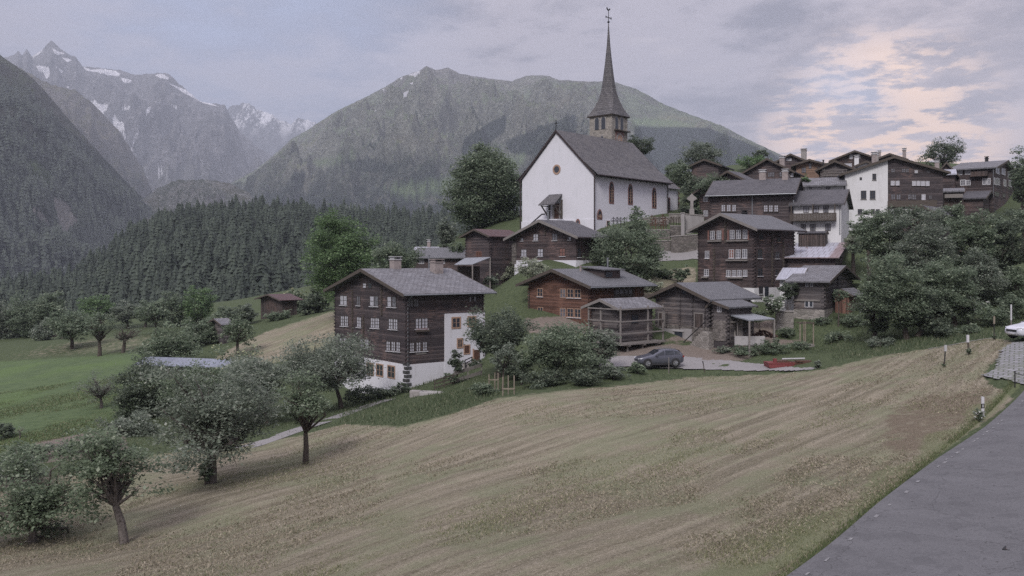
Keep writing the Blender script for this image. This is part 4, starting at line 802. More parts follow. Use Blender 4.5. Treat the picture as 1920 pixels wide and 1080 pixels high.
kw = D(ox=1280, oy=260, k=5.4, frame='frame_dark', pane='pane_mid', sill=None)
h.wins('L', [(1250,705,44,80,cu),(1350,706,44,80,cu),(1450,706,44,80),(1222,900,44,64),(1318,900,46,64),(1472,898,46,64)], **kw)
rr = h.rect('L', 1280+1330/5.4, 260+793/5.4, 84, 13); b = MB(); h.bx_(b, 'L', rr[0], rr[1], rr[2]-.1, rr[2]+.02, .0, 1.1); h.bx_(b, 'L', rr[0], rr[1], rr[3]-.1, rr[3], 1.0, 1.1)
n = 30
for k in range(n): u = rr[0]+(rr[1]-rr[0])*k/(n-1); h.bx_(b, 'L', u-.09, u+.09, rr[2]+.02, rr[3]-.1, 1.02, 1.07)
h.bx_(b, 'L', rr[0], rr[0]+.1, rr[2], rr[3], .0, 1.0); b.build('balcony', 'wood_beam', h.e)
for u in (rr[0]+.1, (rr[0]+rr[1])/2, rr[1]-.1): b = MB(); h.bx_(b, 'L', u-.06, u+.06, rr[3], rr[3]+1.2, .95, 1.07); b.build('balcony_post', 'wood_beam', h.e)
h.board('L', 1280+1592/5.4, 382, 440, .12, 'metal_pipe', 'downpipe', .12); h.board('L', 1488, 375, 400, .12, 'metal_pipe', 'downpipe', .12)
h = House('lower_terrace_shed', 'dark planked lean-to beneath the balcony house windows', 1547, 116, 64, 1497, 1552, 455, 'R', 436, 433, (.1, .2), 'planks', 'slate_dark', .1, 'outbuilding', logs=False)
h = House('timber_house', 'dark gabled timber house half hidden behind the left end of the long slate roofed house', 1428, 136, 46, 1312, 1440, 420, 'L', 354, 319.5, (.8, 1.0), 'timber_dark', 'slate_dark', sink=3)
h.e.location = h.o
kw = D(ox=1280, oy=260, k=5.4, frame='frame_white', pane='pane_mid', sill=None); h.wins('L', [(226,610,24,52),(248,610,10,52,D(cols=1)),(226,757,24,52),(248,757,10,52,D(cols=1))], **kw)
# --- white gable with dark timber half
h = House('large_house', 'broad gabled house, left half white plaster and right half black timber, above the big trees', 1768, 131, 76, 1585, 1782, 428, 'L', 322, 292, (.7, .9), 'timber_black', 'slate_dark', sink=3, logs=False)
u1 = h.face('L', 1664.5, 350)[0]; b = MB(); wt = .24*math.sqrt(1+h.k1**2)
zl = lambda g: h.za-h.k2*abs(g-h.ga)-wt-.02
b.extr([(0, u1, -2), (0, h.W+.05, -2), (0, h.W+.05, zl(h.W+.05)), (0, u1, zl(u1))], (.4, 0, 0)); pw = b.build('plastered_wall', 'offwhite', h.e); pw.location.x = -.09
kw = D(ox=1560, oy=260, k=5.333, frame='frame_dark', pane='pane_dark', sill='stonework', d=.09)
h.wins('L', [(422,382,30,54),(315,562,46,76),(405,562,46,76),(280,730,38,44),(407,730,30,44),(457,740,30,60)], **kw); h.wins('L', [(287,401,14,20)], **D(kw, cols=1, rows=1, sill=None))
kw = D(ox=1560, oy=260, k=5.333, frame='frame_white', pane='pane_curtain', sill='frame_dark')
h.wins('L', [(607,445,30,38),(655,445,30,38),(820,447,30,40),(865,447,30,40),(910,448,30,40),(955,449,30,40),(915,585,30,48),(842,330,22,22,D(rows=1,cols=1))], **kw)
h.wins('L', [(610,318,34,34),(715,318,30,34),(752,318,26,34),(962,330,24,24),(612,582,36,50),(665,582,36,50),(780,580,34,48),(822,582,34,48),(985,585,22,40)], **D(kw, frame='frame_dark', pane='pane_mid', sill=None))
h.panel('projecting_band', 'wood_beam', 'L', h.rect('L', 1560+800/5.333, 260+650/5.333, 92, 12), .0, .25); h.panel('plastered_base', 'offwhite', 'L', h.rect('L', 1708, 405, 80, 26), .0, .1)  # wide wood slab projecting just above the plastered base
h.ridge_chimney(h.L*.3, 2.5, .7, 1.3, dz=-.8)
# --- top right house
h = House('timber_house', 'rightmost village house, dark timber with white framed windows and a pale roof', 1863, 150, 52, 1787, 1901, 395, 'R', 312.5, 300, (.7, .8), 'timber_dark', 'slate', cat='house', sink=3, logs=False)
kw = D(ox=1560, oy=260, k=5.333, frame='frame_white', pane='pane_mid', sill=None, fw=.12)
h.wins('L', [(1283,338,26,38),(1345,335,16,36),(1372,335,16,36),(1310,440,40,46),(1362,440,34,40),(1530,428,36,52),(1562,428,32,52)], **kw); h.wins('R', [(1655,320,38,52),(1713,330,36,52),(1764,358,12,44,D(cols=1)),(1635,428,26,56),(1662,430,26,56),(1728,443,22,54),(1784,450,30,50)], **kw)
h.wins('R', [(1648,555,44,34),(1720,568,26,34)], **D(kw, frame='frame_dark')); h.panel('balcony_front', 'planks', 'L', h.rect('L', 1560+1480/5.333, 260+355/5.333, 32, 9), .0, .9)
h.ridge_chimney(h.W*.45, .1, .5, .5, 'iron', 'iron'); h.board('R', 1862, 312, 370, .1, 'metal_pipe', 'downpipe', .1)
# --- other roofs of the upper village
def simple(*a, **k): wins_ = k.pop('wl', []); x = House(*a, **k); [x.window(*w_[:5], **(w_[5] if len(w_) > 5 else {})) for w_ in wins_]; return x
fw_ = D(frame='frame_white', pane='pane_curtain', sill=None, rows=1); fd_ = D(frame='frame_dark', pane='pane_mid', sill=None)
x = simple('timber_house', 'black timber house with two white chimneys in front, behind the long slate roofed house', 1482, 146, 62, 1398, 1502, 350, 'L', 321, 296, ov=(.7, .8), wall='timber_black', roof='slate_dark', L=9, wl=[('L', 1443, 327, 5, 8, fd_), ('L', 1449, 327, 5, 8, fd_), ('L', 1465, 327, 6, 8, fd_), ('L', 1484, 328, 6, 6, fw_)])
x.ridge_chimney(4, -1.6, .8, 1.2)
x = simple('timber_house', 'dark skyline gable with two small bright windows and a stout chimney', 1508, 168, 66, 1458, 1525, 330, 'L', 302, 287.5, ov=(.7, .8), wall='timber_black', roof='slate_dark', L=8, wl=[('L', 1476.5, 299, 3.5, 4, D(fw_, cols=1)), ('L', 1482, 299, 3.5, 4, D(fw_, cols=1))]); x.ridge_chimney(1.5, -2.2, .95, 1.7, 'stonework', 'stonework')
simple('timber_house', 'lighter brown new timber house with a shallow gable on the upper slope', 1542, 157, 72, 1493, 1560, 350, 'L', 307, 298, ov=(.9, .9), wall='timber_tan', roof='slate_dark', L=8, logs=False, wl=[('L', 1507, 319, 7, 9, fd_), ('L', 1537, 318, 7, 9, fd_), ('L', 1519, 311, 4, 9, D(fd_, cols=1))])
x = simple('timber_barn', 'dark barn with silvered gallery rails under its gable, right of the lighter brown house', 1594, 148, 66, 1538, 1612, 345, 'L', 316, 300, ov=(.7, .8), wall='timber_grey', roof='slate_dark', cat='barn', L=8)
for y in (319, 324.5, 329.5): x.panel('gallery_rail', 'wood_silver', 'L', x.rect('L', 1566, y, 46, .9), .5, .6)
for p_ in (1546, 1560, 1580, 1588): x.panel('gallery_post', 'wood_silver', 'L', x.rect('L', p_, 325, .9, 14), .38, .49)
x.pole(4, 2.2, 1.6, .12, 'stove_pipe', 'iron')
x = simple('timber_house', 'tall dark gable standing highest on the skyline with two pale attic windows', 1642, 170, 72, 1563, 1662, 345, 'L', 298, 281.5, ov=(.8, .9), wall='timber_dark', roof='slate_dark', L=9, logs=False, wl=[('L', 1595.5, 294, 5, 7, fw_), ('L', 1610, 293, 5, 7, D(fw_, pane='pane_mid')), ('L', 1590, 310, 13, 6, fw_)])
x = simple('timber_house', 'small dark skyline gable with two thin chimneys, left of the two toned house', 1694, 165, 70, 1642, 1705, 345, 'L', 298, 287, ov=(.7, .8), wall='timber_black', roof='slate_dark', L=8, logs=False, wl=[('L', 1655, 303, 10, 5, fd_)]); x.ridge_chimney(1.0, 1.7, .5, 1.0); x.ridge_chimney(1.0, -2.6, .6, 1.6)
x = simple('white_house', 'small white house with chimneys wedged between the skyline gable and the two toned house', 1640, 150, 70, 1608, 1655, 340, 'L', 309, 301, ov=(.4, .5), wall='offwhite', roof='slate_dark', L=7, logs=False, wl=[('L', 1620, 320, 3, 4, D(fd_, cols=1))]); x.ridge_chimney(.5, -1.5, .9, 1.5, 'stonework'); x.ridge_chimney(.6, 1.5, .7, 1.3, 'offwhite')
simple('white_cottage', 'low white cottage with a wide stone slab roof, just above the balcony house roof', 1582, 133, 72, 1509, 1592, 375, 'R', 345.5, 332, ov=(.4, .8), wall='offwhite', roof='slate', L=6, logs=False, wl=[('L', 1520, 352, 3, 4, D(fd_, cols=1)), ('L', 1553, 352, 6, 5, fd_)])
simple('timber_barn', 'dark windowless timber barn among trees, right of the church choir', 1347, 165, 62, 1297, 1362, 345, 'L', 309, 297.5, ov=(.7, .8), wall='timber_black', roof='slate_dark', cat='barn', L=8, logs=False)
x = simple('timber_house', 'narrow dark house squeezed between the two toned house and the rightmost house', 1792, 146, 66, 1757, 1800, 385, 'L', 330, 303, ov=(.5, .6), wall='timber_dark', roof='slate_dark', L=7, logs=False, wl=[('L', 1764, 346, 8, 7, fw_), ('L', 1786, 342, 6, 8, D(frame='frame_tan', pane='pane_dark', sill=None))])
x = simple('timber_annex', 'small annex with a white topped roof and a stub chimney, left of the rightmost house', 1790, 143, 66, 1758, 1797, 345, 'R', 325, 317, ov=(.3, .5), wall='timber_dark', roof='tin', cat='outbuilding', L=5, logs=False); x.ridge_chimney(2.5, .3, .7, 1.3)
x = simple('balcony_annex', 'brown outbuilding with a planked balcony, below the stub chimney annex', 1805, 137, 66, 1770, 1812, 400, 'R', 357, 352, ov=(.3, .5), wall='planks', roof='slate', cat='outbuilding', L=4, logs=False); x.panel('balcony', 'wood_silver', 'L', x.rect('L', 1788, 368, 34, 7), .3, .9)
simple('small_barn', 'low slate roofed barn in front of the rightmost house', 1843, 139, 58, 1806, 1862, 400, 'R', 370, 357, ov=(.5, .5), wall='timber_dark', roof='slate_dark', cat='barn', logs=False)
simple('small_barn', 'low dark barn roof rising out of the treetops below the two toned house', 1762, 118, 46, 1702, 1790, 440, 'L', 403, 384.5, ov=(.7, .7), wall='timber_black', roof='slate_dark', cat='barn')
# --- chalet below church, reddish barn, long low house
h = House('timber_chalet', 'dark brown chalet with white window sills directly below the church front', 1080, 111, 40, 966, 1122, 495, 'L', 443.5, 411.5, (1.0, 1.3), 'timber_dark', 'slate_dark', stone_top=488, sink=2.5, barge='wood_silver', logs=False)
kw = D(ox=940, oy=380, k=3.858, frame='frame_dark', pane='pane_curtain')
h.wins('L', [(250,250,32,44),(388,247,34,46,D(pane='pane_mid')),(164,363,36,48),(283,361,36,50),(443,358,36,52,D(pane='frame_red'))], **kw); h.wins('L', [(151,265,16,18),(496,258,18,18)], **D(kw, cols=1, rows=1)); h.wins('R', [(562,362,22,60)], **D(kw, pane='pane_dark', frame='frame_dark'))
h.board('L', 940+320/3.858, 415, 440, .2); h.board('L', 940+95/3.858, 455, 495, .9, 'stone', 'stone_pillar', .12); h.pole(h.L*.12, -.2, 1.2, .14); h.gutter('copper_pipe', True, .1, zb=1.0)
h = House('hay_barn', 'black timber barn with a dull red roof beside the big lime tree', 919, 121, 42, 873, 972, 500, 'L', 442.5, 429, (.7, .6), 'timber_black', 'tile_red', .12, 'barn', sink=2.5)
h.window('L', 898, 476, 9, 8, 'frame_red', 'wood_door', 2, 1, None); h.window('R', 950, 470, 5, 30, 'frame_dark', 'timber_dark', 1, 1, None)
e, o = shed_roof('lean_to_shelter', 'pale sheet roof on posts at the foot of the red roofed barn', 'shed', [(852,497,116), (886,496.5,113.5), (920,483,117), (872,484.5,119.5)], 'sheet', .08, (1, 2))
b = MB(); p = P(857, 512, 117)-o; b.box(p.x, p.x+3.0, p.y, p.y+.1, p.z-2, p.z+.9); b.build('planked_wall', 'planks', e)
h = House('timber_house', 'long low dark house with a grey roof, behind the largest chalet', 869, 131, 82, 781, 880, 520, 'R', 483, 464, (.4, .6), 'timber_dark', 'slate_grey', .15, 'house', sink=3, logs=False)
h.wins('L', [(790, 489, 9, 10), (829, 489, 9, 10), (812, 490, 5, 8)], frame='frame_white', pane='pane_mid', sill=None)
h = House('tin_roofed_shed', 'shed of which only the bright tin roof shows behind the long low house', 844, 142, 82, 776, 855, 500, 'R', 468.5, 462.5, (.3, .4), 'planks', 'tin', .1, 'shed', sink=3, logs=False); h.ridge_chimney(4, 0, .5, .8)
# --- huts left
h = House('field_hut', 'old hut with a reddish tin roof behind bushes, left of the large chalet', 530, 143, 44, 489, 557, 600, 'L', 563, 551.5, (.8, .6), 'planks', 'tile_red', .1, 'hut', sink=2, logs=False)
h = House('field_hut', 'tiny hut half hidden by fruit trees at the upper end of the green meadow', 418, 126, 40, 396, 432, 640, 'L', 609, 597, (.5, .6), 'timber_grey', 'slate', .12, 'hut', sink=3, logs=False)
h = House('long_shed', 'long shed with a pale blue grey sheet roof hidden among the orchard crowns', 440, 104, 75, 262, 470, 715, 'R', 690, 674.5, (.4, .5), 'planks', 'bluetin', .1, 'shed', sink=3, logs=False)

# ---------------------------------------------------------------- church
h = House('church', 'white village church nave with a steep stone slab roof', 1113, 132, 48, 979, 1251, 432, 'L', 326.5, 243, (.25, .45), 'church_white', 'slate_church', .28, 'church', sink=4, logs=False, barge='copper_pipe')
# flared eaves
b = MB(); og = .25; x1 = h.L+.25
for y0, y1, sg in ((-.45, 1.5, 1),):
    z1 = h.za-h.k1*(h.ga-1.5)+.03; b.extr([(-og, -1.0, h.zt-.10), (x1, -1.0, h.zt-.10), (x1, 1.5, z1), (-og, 1.5, z1)], (0, 0, .12), [(0,0),(20,0),(20,2.5),(0,2.5)])
z1 = h.za-h.k2*(h.W-1.5-h.ga)+.03; b.extr([(-og, h.W+1.0, h.zt-.10), (-og, h.W-1.5, z1), (x1, h.W-1.5, z1), (x1, h.W+1.0, h.zt-.10)], (0, 0, .12), [(0,0),(0,2.5),(20,2.5),(20,0)])
b.build('flared_eaves', 'slate_church', h.roof)
kw = D(ox=940, oy=220, k=4.5)
def gothic(h, f, px, py, w, hh, d=0.0):
    u0, u1, z0, z1 = h.rect(f, px, py, w, hh); um = (u0+u1)/2; zs = z1-(u1-u0)*.85
    def arch(x0, x1, za, zb, top, dd, name, mat, parent, th):
        pts = [(x0, za), (x1, za), (x1, zb)]+[(x1+(um-x1)*t**1.6*1.0, zb+(top-zb)*math.sin(t*math.pi/2)) for t in (.3, .55, .8)]+[(um, top)]+[(x0+(um-x0)*t**1.6, zb+(top-zb)*math.sin(t*math.pi/2)) for t in (.8, .55, .3)]+[(x0, zb)]
        m = MB(); q = [(-dd, u, z) if f == 'L' else (u, -dd, z) for u, z in pts]; m.extr(q, (-th, 0, 0) if f == 'L' else (0, -th, 0)); return m.build(name, mat, parent)
    wf = arch(u0-.22, u1+.22, z0-.25, zs, z1+.25, d, 'window', 'frame_red', h.e, .05); arch(u0, u1, z0, zs, z1, d+.052, 'pane', 'pane_dark', wf, .02)
    m = MB(); h.bx_(m, f, um-.06, um+.06, z0, z1-.5, d+.073, d+.12)
    for k in range(1, 5): z = z0+(zs-z0)*k/5; h.bx_(m, f, u0, u1, z-.03, z+.03, d+.075, d+.11)
    m.build('mullion', 'frame_tan', wf)
for px, py, w_, hh in ((929,635,26,160),(1088,650,26,150),(1289,680,24,150)): gothic(h, 'R', 940+px/4.5, 220+py/4.5, w_/4.5, hh/4.5)
u, z, _ = h.face('L', 940+468/4.5, 220+440/4.5); m = MB(); m.lathe([(.78, -.02), (.78, -.07), (.52, -.07), (.52, -.02)], (0, u, z), 20, 'x'); rw = m.build('round_window', 'frame_tan', h.e); m = MB(); m.lathe([(.56, -.01), (.56, -.04)], (0, u, z), 20, 'x'); m.build('pane', 'pane_dark', rw)
# plinth band, downpipe, door and canopy
zp_ = h.face('L', 1100, 411)[1]; m = MB(); m.box(-.10, h.L+.02, -.10, h.W+.10, -3.5, zp_); m.build('plinth', 'church_white', h.e)
m = MB(); m.path([(-.1, -.25, h.ze-.6), (-.1, -.25, -1)], [.09, .09], 8); m.build('downpipe', 'copper_pipe', h.e); m = MB(); m.path([(h.L-.2, -.25, h.ze-.6), (h.L-.2, -.25, .5)], [.09, .09], 8); m.build('downpipe', 'copper_pipe', h.e); m = MB(); m.path([(-.2, h.W+.2, h.ze-.6), (-.2, h.W+.2, -1)], [.09, .09], 8); m.build('downpipe', 'copper_pipe', h.e)
m = MB(); m.tube((-.25, -1.05, h.zt-.12), (h.L+.2, -1.05, h.zt-.12), .09, n=8); m.build('gutter', 'copper_pipe', h.e)
rr = h.rect('L', 940+472/4.5, 220+795/4.5, 9, 30); dr = h.panel('door', 'wood_door', 'L', rr, .0, .12); h.panel('door_frame', 'stonework', 'L', (rr[1], rr[1]+.35, rr[2], rr[3]), .0, .2, dr); h.panel('door_frame', 'stonework', 'L', (rr[0]-.3, rr[0], rr[2], rr[3]), .0, .2, dr)
uc = (rr[0]+rr[1])/2+.2; zc = h.face('L', 940+430/4.5, 220+662/4.5)[1]; ze_ = zc-1.5; m = MB(); m.extr([(-2.3, uc-1.5, ze_-.1), (-2.3, uc+1.7, ze_-.1), (-.02, uc+1.4, zc+.05), (-.02, uc-1.2, zc+.05)], (0, 0, .16), [(0,0),(3.2,0),(3,2.6),(0,2.6)]); cp_ = m.build('canopy', 'slate_church', h.e)
for yy in (uc-1.2, uc+1.3):
    m = MB(); m.box(-.25, -.05, yy-.1, yy+.1, zc-3.6, zc-.7); m.extr([(-2.0, yy-.08, ze_-.25), (-2.0, yy-.08, ze_-.05), (-.25, yy-.08, ze_-1.7), (-.25, yy-.08, ze_-2.0)], (0, .16, 0)); m.box(-2.1, -.05, yy-.07, yy+.07, ze_-.22, ze_-.10); m.build('canopy_bracket', 'wood_beam', cp_)
m = MB(); zl_ = rr[2]; yl = h.face('L', 984, 425)[0]
m.extr([(-1.7, uc-1.6, zl_), (-1.7, uc+1.6, zl_), (-1.7, h.W-.4, -1.4), (-1.7, h.W-.4, -3.4), (-1.7, uc-1.6, -3.4)], (1.6, 0, 0)); m.build('entrance_ramp', 'church_white', h.e)
m = MB(); m.extr([(-1.75, uc+1.5, zl_+.9), (-1.75, h.W-.4, -.55), (-1.75, h.W-.4, -.75), (-1.75, uc+1.5, zl_+.7)], (.12, 0, 0)); m.box(-1.75, -1.63, uc+.9, uc+1.5, zl_+.7, zl_+.9); m.build('ramp_rail', 'iron', h.e)
for px, py, w_, hh in ((650,888,20,36),(825,818,26,60)): gothic(h, 'L' if px < 700 else 'R', 940+px/4.5, 220+py/4.5, w_/4.5, hh/4.5, .1)
h.window('R', 940+897/4.5, 220+897/4.5, 5, 9, 'frame_tan', 'pane_dark', 1, 1, None, d=.1)
m = MB(); a = Vector((-.15, h.ga, h.za)); m.box(a.x-.05, a.x+.05, a.y-.05, a.y+.05, a.z, a.z+1.5); m.box(a.x-.04, a.x+.04, a.y-.4, a.y+.4, a.z+.9, a.z+1.0); m.build('gable_cross', 'iron', h.roof)
CHURCH = h; eC = h.e
# choir: narrower, lower, with a three-sided end
cw0, cw1 = h.W*.13, h.W*.87; x0 = h.L; x1 = h.L+6.5; x2 = x1+3.2; zc0 = h.ze-.9; zr = h.za-3.3; ym = h.W/2; pl = [(x0, cw0), (x1, cw0), (x2, ym-1.9), (x2, ym+1.9), (x1, cw1), (x0, cw1)]
m = MB(); m.extr([(x, y, -3) for x, y in pl], (0, 0, zc0+3)); m.build('choir', 'church_white', eC)
m = MB(); pl2 = [(x0, cw0-.5), (x1+.2, cw0-.5), (x2+.5, ym-2.1), (x2+.5, ym+2.1), (x1+.2, cw1+.5), (x0, cw1+.5)]; A = (x0, ym, zr); B = (x1-.3, ym, zr)
for k in range(5):
    p, q = pl2[k], pl2[k+1]; pts = [(p[0], p[1], zc0-.1), (q[0], q[1], zc0-.1)]
    pts += ([B, A] if k == 0 else ([A, B][::-1] if k == 4 else [B])); pts = pts if k != 4 else [(p[0], p[1], zc0-.1), (q[0], q[1], zc0-.1), A, B]
    l = math.dist(p, q); m.poly(pts, [(0, 0), (l, 0), (l, 6), (0, 6)][:len(pts)] if len(pts) == 4 else [(0, 0), (l, 0), (l/2, 6)])
m.poly([(x, y, zc0-.1) for x, y in pl2][::-1]); m.build('choir_roof', 'slate_church', eC)
gothic(h, 'R', 940+1402/4.5, 220+650/4.5, 4, 38, -(cw0)) if False else None
m = MB(); m.box(x0+2.6, x0+3.8, cw0-.06, cw0-.002, zc0-7.2, zc0-1.6); wf = m.build('window', 'frame_red', eC); m = MB(); m.box(x0+2.85, x0+3.55, cw0-.08, cw0-.062, zc0-7.0, zc0-1.8); m.build('pane', 'pane_dark', wf)
m = MB(); m.box(x0+.1, x1+.3, cw0-.3, cw0-.002, -3, 1.6); m.build('choir_plinth', 'church_white', eC)
m = MB(); m.path([(x1-.4, cw0-.2, zc0-.4), (x1-.4, cw0-.2, .5)], [.08, .08], 8); m.build('downpipe', 'copper_pipe', eC)
m = MB()
for k in range(9): z = 1+k*.85; m.box(x1-.05, x1+.35, cw0-.07 if k % 2 else cw0-.05, cw0+.3, z, z+.42)
m.build('painted_quoins', 'frame_red', eC)
# tower
TY = 150; tw = P(1180.0, 260, TY); half = 2.30
tp = P(1141, 300, TY+1.5); e = empty('church_tower', (tp.x, tp.y, CHURCH.o.z), R(48), 'rubble stone bell tower with a slender flared spire, clock and weathercock', 'tower')
ztop = (HOR-213)/F*(TY)-CHURCH.o.z; m = MB(); m.box(-half, half, -half, half, -3, ztop); m.build('wall', 'stone_tower', e)
zt1 = (HOR-33)/F*TY-CHURCH.o.z; H_ = zt1-ztop; prof = [(0, 2.74), (.045, 2.38), (.10, 2.06), (.18, 1.70), (.27, 1.36), (.36, 1.09), (.46, .86), (.56, .66), (.66, .47), (.76, .31), (.86, .19), (.94, .11), (1.0, .05)]
m = MB()
def ring(r, f): # square at the foot turning into an octagon
    k = max(0, 1-f/.22); pts = []
    for q in range(8):
        a = math.pi/8+q*math.pi/4; oct_ = Vector((math.cos(a), math.sin(a)))*r*1.0; sq = Vector((math.copysign(1, math.cos(a)), math.copysign(1, math.sin(a))))*r; pts.append(oct_.lerp(sq*.98, k))
    return pts
for (f0, r0), (f1, r1) in zip(prof[:-1], prof[1:]):
    a, b_ = ring(r0, f0), ring(r1, f1)
    for q in range(8):
        p0, p1, p2, p3 = a[q], a[(q+1) % 8], b_[(q+1) % 8], b_[q]; z0, z1 = ztop-.35+f0*H_, ztop-.35+f1*H_; wd = (p1-p0).length
        m.poly([(p0.x, p0.y, z0), (p1.x, p1.y, z0), (p2.x, p2.y, z1), (p3.x, p3.y, z1)], [(-wd/2, f0*H_), (wd/2, f0*H_), ((p2-p3).length/2, f1*H_), (-(p2-p3).length/2, f1*H_)])
m.poly([(p.x, p.y, ztop-.35) for p in ring(2.74, 0)][::-1]); sp = m.build('spire', 'slate_church', e)
m = MB(); m.box(-2.6, 2.6, -2.6, 2.6, ztop-.50, ztop-.36); m.build('eave_board', 'wood_beam', e)
m = MB(); m.tube((0, 0, ztop+H_-.5), (0, 0, ztop+H_+1.6), .06, n=6); m.lathe([(.02, -.02), (.26, .2), (.02, .44)], (0, 0, ztop+H_-.55), 10); m.box(-.75, .75, -.05, .05, ztop+H_+.35, ztop+H_+.47)
for a in (-.75, .75): m.box(a-.06, a+.06, -.05, .05, ztop+H_+.22, ztop+H_+.60)
m.build('cross', 'iron', sp)
m = MB(); zz = ztop+H_+1.55; pf = [(-.55, .25), (-.35, .05), (-.05, 0), (.2, .1), (.38, .3), (.5, .28), (.42, .45), (.28, .5), (.15, .3), (-.15, .25), (-.35, .5), (-.6, .5)]; m.extr([(x, -.03, zz+z) for x, z in pf], (0, .06, 0)); m.build('weathercock', 'iron', sp)
def twin(fc, us, z0, z1, w_, name='belfry_opening'):
    for u in us:
        pts = [(u-w_/2, z0), (u+w_/2, z0), (u+w_/2, z1-w_/2)]+[(u+w_/2*math.cos(t), z1-w_/2+w_/2*math.sin(t)) for t in (.6, 1.2, 1.57, 1.94, 2.5)]+[(u-w_/2, z1-w_/2)]
        def mk(g, nm, mt, par, d, th):
            mm = MB(); cx_ = u; q = [((x-cx_)*g+cx_, (z-z0)*(1+(g-1)*.5)+z0-(.0 if g == 1 else .02)) for x, z in pts]; mm.extr([(-half-d, y, z) if fc == 'L' else (y, -half-d, z) for y, z in q], (-th, 0, 0) if fc == 'L' else (0, -th, 0)); return mm.build(nm, mt, par)
        a = mk(1.4, name, 'stonework', e, .0, .06); mk(1.0, 'dark_opening', 'pane_dark', a, .062, .015)
zb1 = ztop-.75
twin('L', (-.62, .72), zb1-1.95, zb1+.05, .80); twin('L', (-.35,), zb1-4.3, zb1-3.1, .45)
twin('R', (-.95, .55), zb1-1.95, zb1+.05, .72)
m = MB(); m.box(-half*.72, half+.1, -half-.6, -half-.002, zb1-2.25, zb1-2.1); m.build('clock_canopy', 'wood_beam', e)
m = MB(); cz = zb1-3.55; m.box(-1.2, 1.2, -half-.03, -half-.002, cz-1.4, cz+1.3); cb = m.build('clock_surround', 'frame_red', e)
m = MB(); m.lathe([(1.02, -.10), (1.02, -.032)], (0, -half, cz), 28, 'y'); cf = m.build('clock_face', 'stonework', cb)
m = MB(); m.lathe([(.70, -.115), (.70, -.102)], (0, -half, cz), 28, 'y'); m.build('clock_centre', 'frame_tan', cb)
m = MB()
for k in range(12): a = k*math.pi/6; m.tube((.78*math.sin(a), -half-.125, cz+.78*math.cos(a)), (.96*math.sin(a), -half-.125, cz+.96*math.cos(a)), .035, n=4)
for a, l, r_ in ((R(258), .65, .05), (R(215), .85, .04)): m.tube((0, -half-.14, cz), (l*math.sin(a), -half-.14, cz+l*math.cos(a)), r_, .03, n=4)
m.build('clock_hands', 'frame_white', cb)
# ---------------------------------------------------------------- trees and shrubs
def crown_leaves(cx, cy, cz, rx, ry, rz, size, lai, r, K=None, rough=.28, flat=.25, hollow=.5, egg=False):
    """leaf clumps spread through an uneven crown; returns leaf centres, sizes and clump centres"""
    rm = (rx*ry*rz)**(1/3); K = K or int(np.clip(34+rm*rm*5, 30, 190)); cen = []
    ph = r.uniform(0, 6.28, 6)
    while len(cen) < K:
        d = r.normal(size=3); d /= np.linalg.norm(d); rad = (hollow+(1-hollow)*r.random())**.6
        th = math.atan2(d[1], d[0]); lob = 1-rough*.5+rough*(.55*math.sin(2*th+ph[0]+d[2]*2)+.45*math.sin(3*th+ph[1]-d[2]*3)+.5*r.normal()*.4)
        if d[2] < 0: d[2] *= (1-flat)
        cen.append(d*rad*lob*.90)
    cen = np.array(cen)
    if egg: cen[:, :2] *= (1-.42*np.clip(cen[:, 2:3], 0, 1)**1.3)
    cen = cen*[rx, ry, rz]+[cx, cy, cz]
    rc = rm*r.uniform(.13, .27, K)*(1.0 if K < 100 else .85); n = int(lai*math.pi*rx*rz/(.31*size*size)); wts = rc**2/np.sum(rc**2); cnt = r.multinomial(n, wts); idx = np.repeat(np.arange(K), cnt)
    d = r.normal(size=(n, 3)); d /= np.linalg.norm(d, axis=1)[:, None]; d[:, 2] = np.where(d[:, 2] < -.2, d[:, 2]*.5, d[:, 2]); rr = rc[idx]*(r.random(n)**.45)*1.15
    c = cen[idx]+d*rr[:, None]*[1.15, 1.15, .85]; m = r.random(n) < .08; c[m] += r.normal(size=(m.sum(), 3))*rm*.09
    return c, size*np.clip(r.lognormal(0, .38, n), .45, 2.0), cen, rc
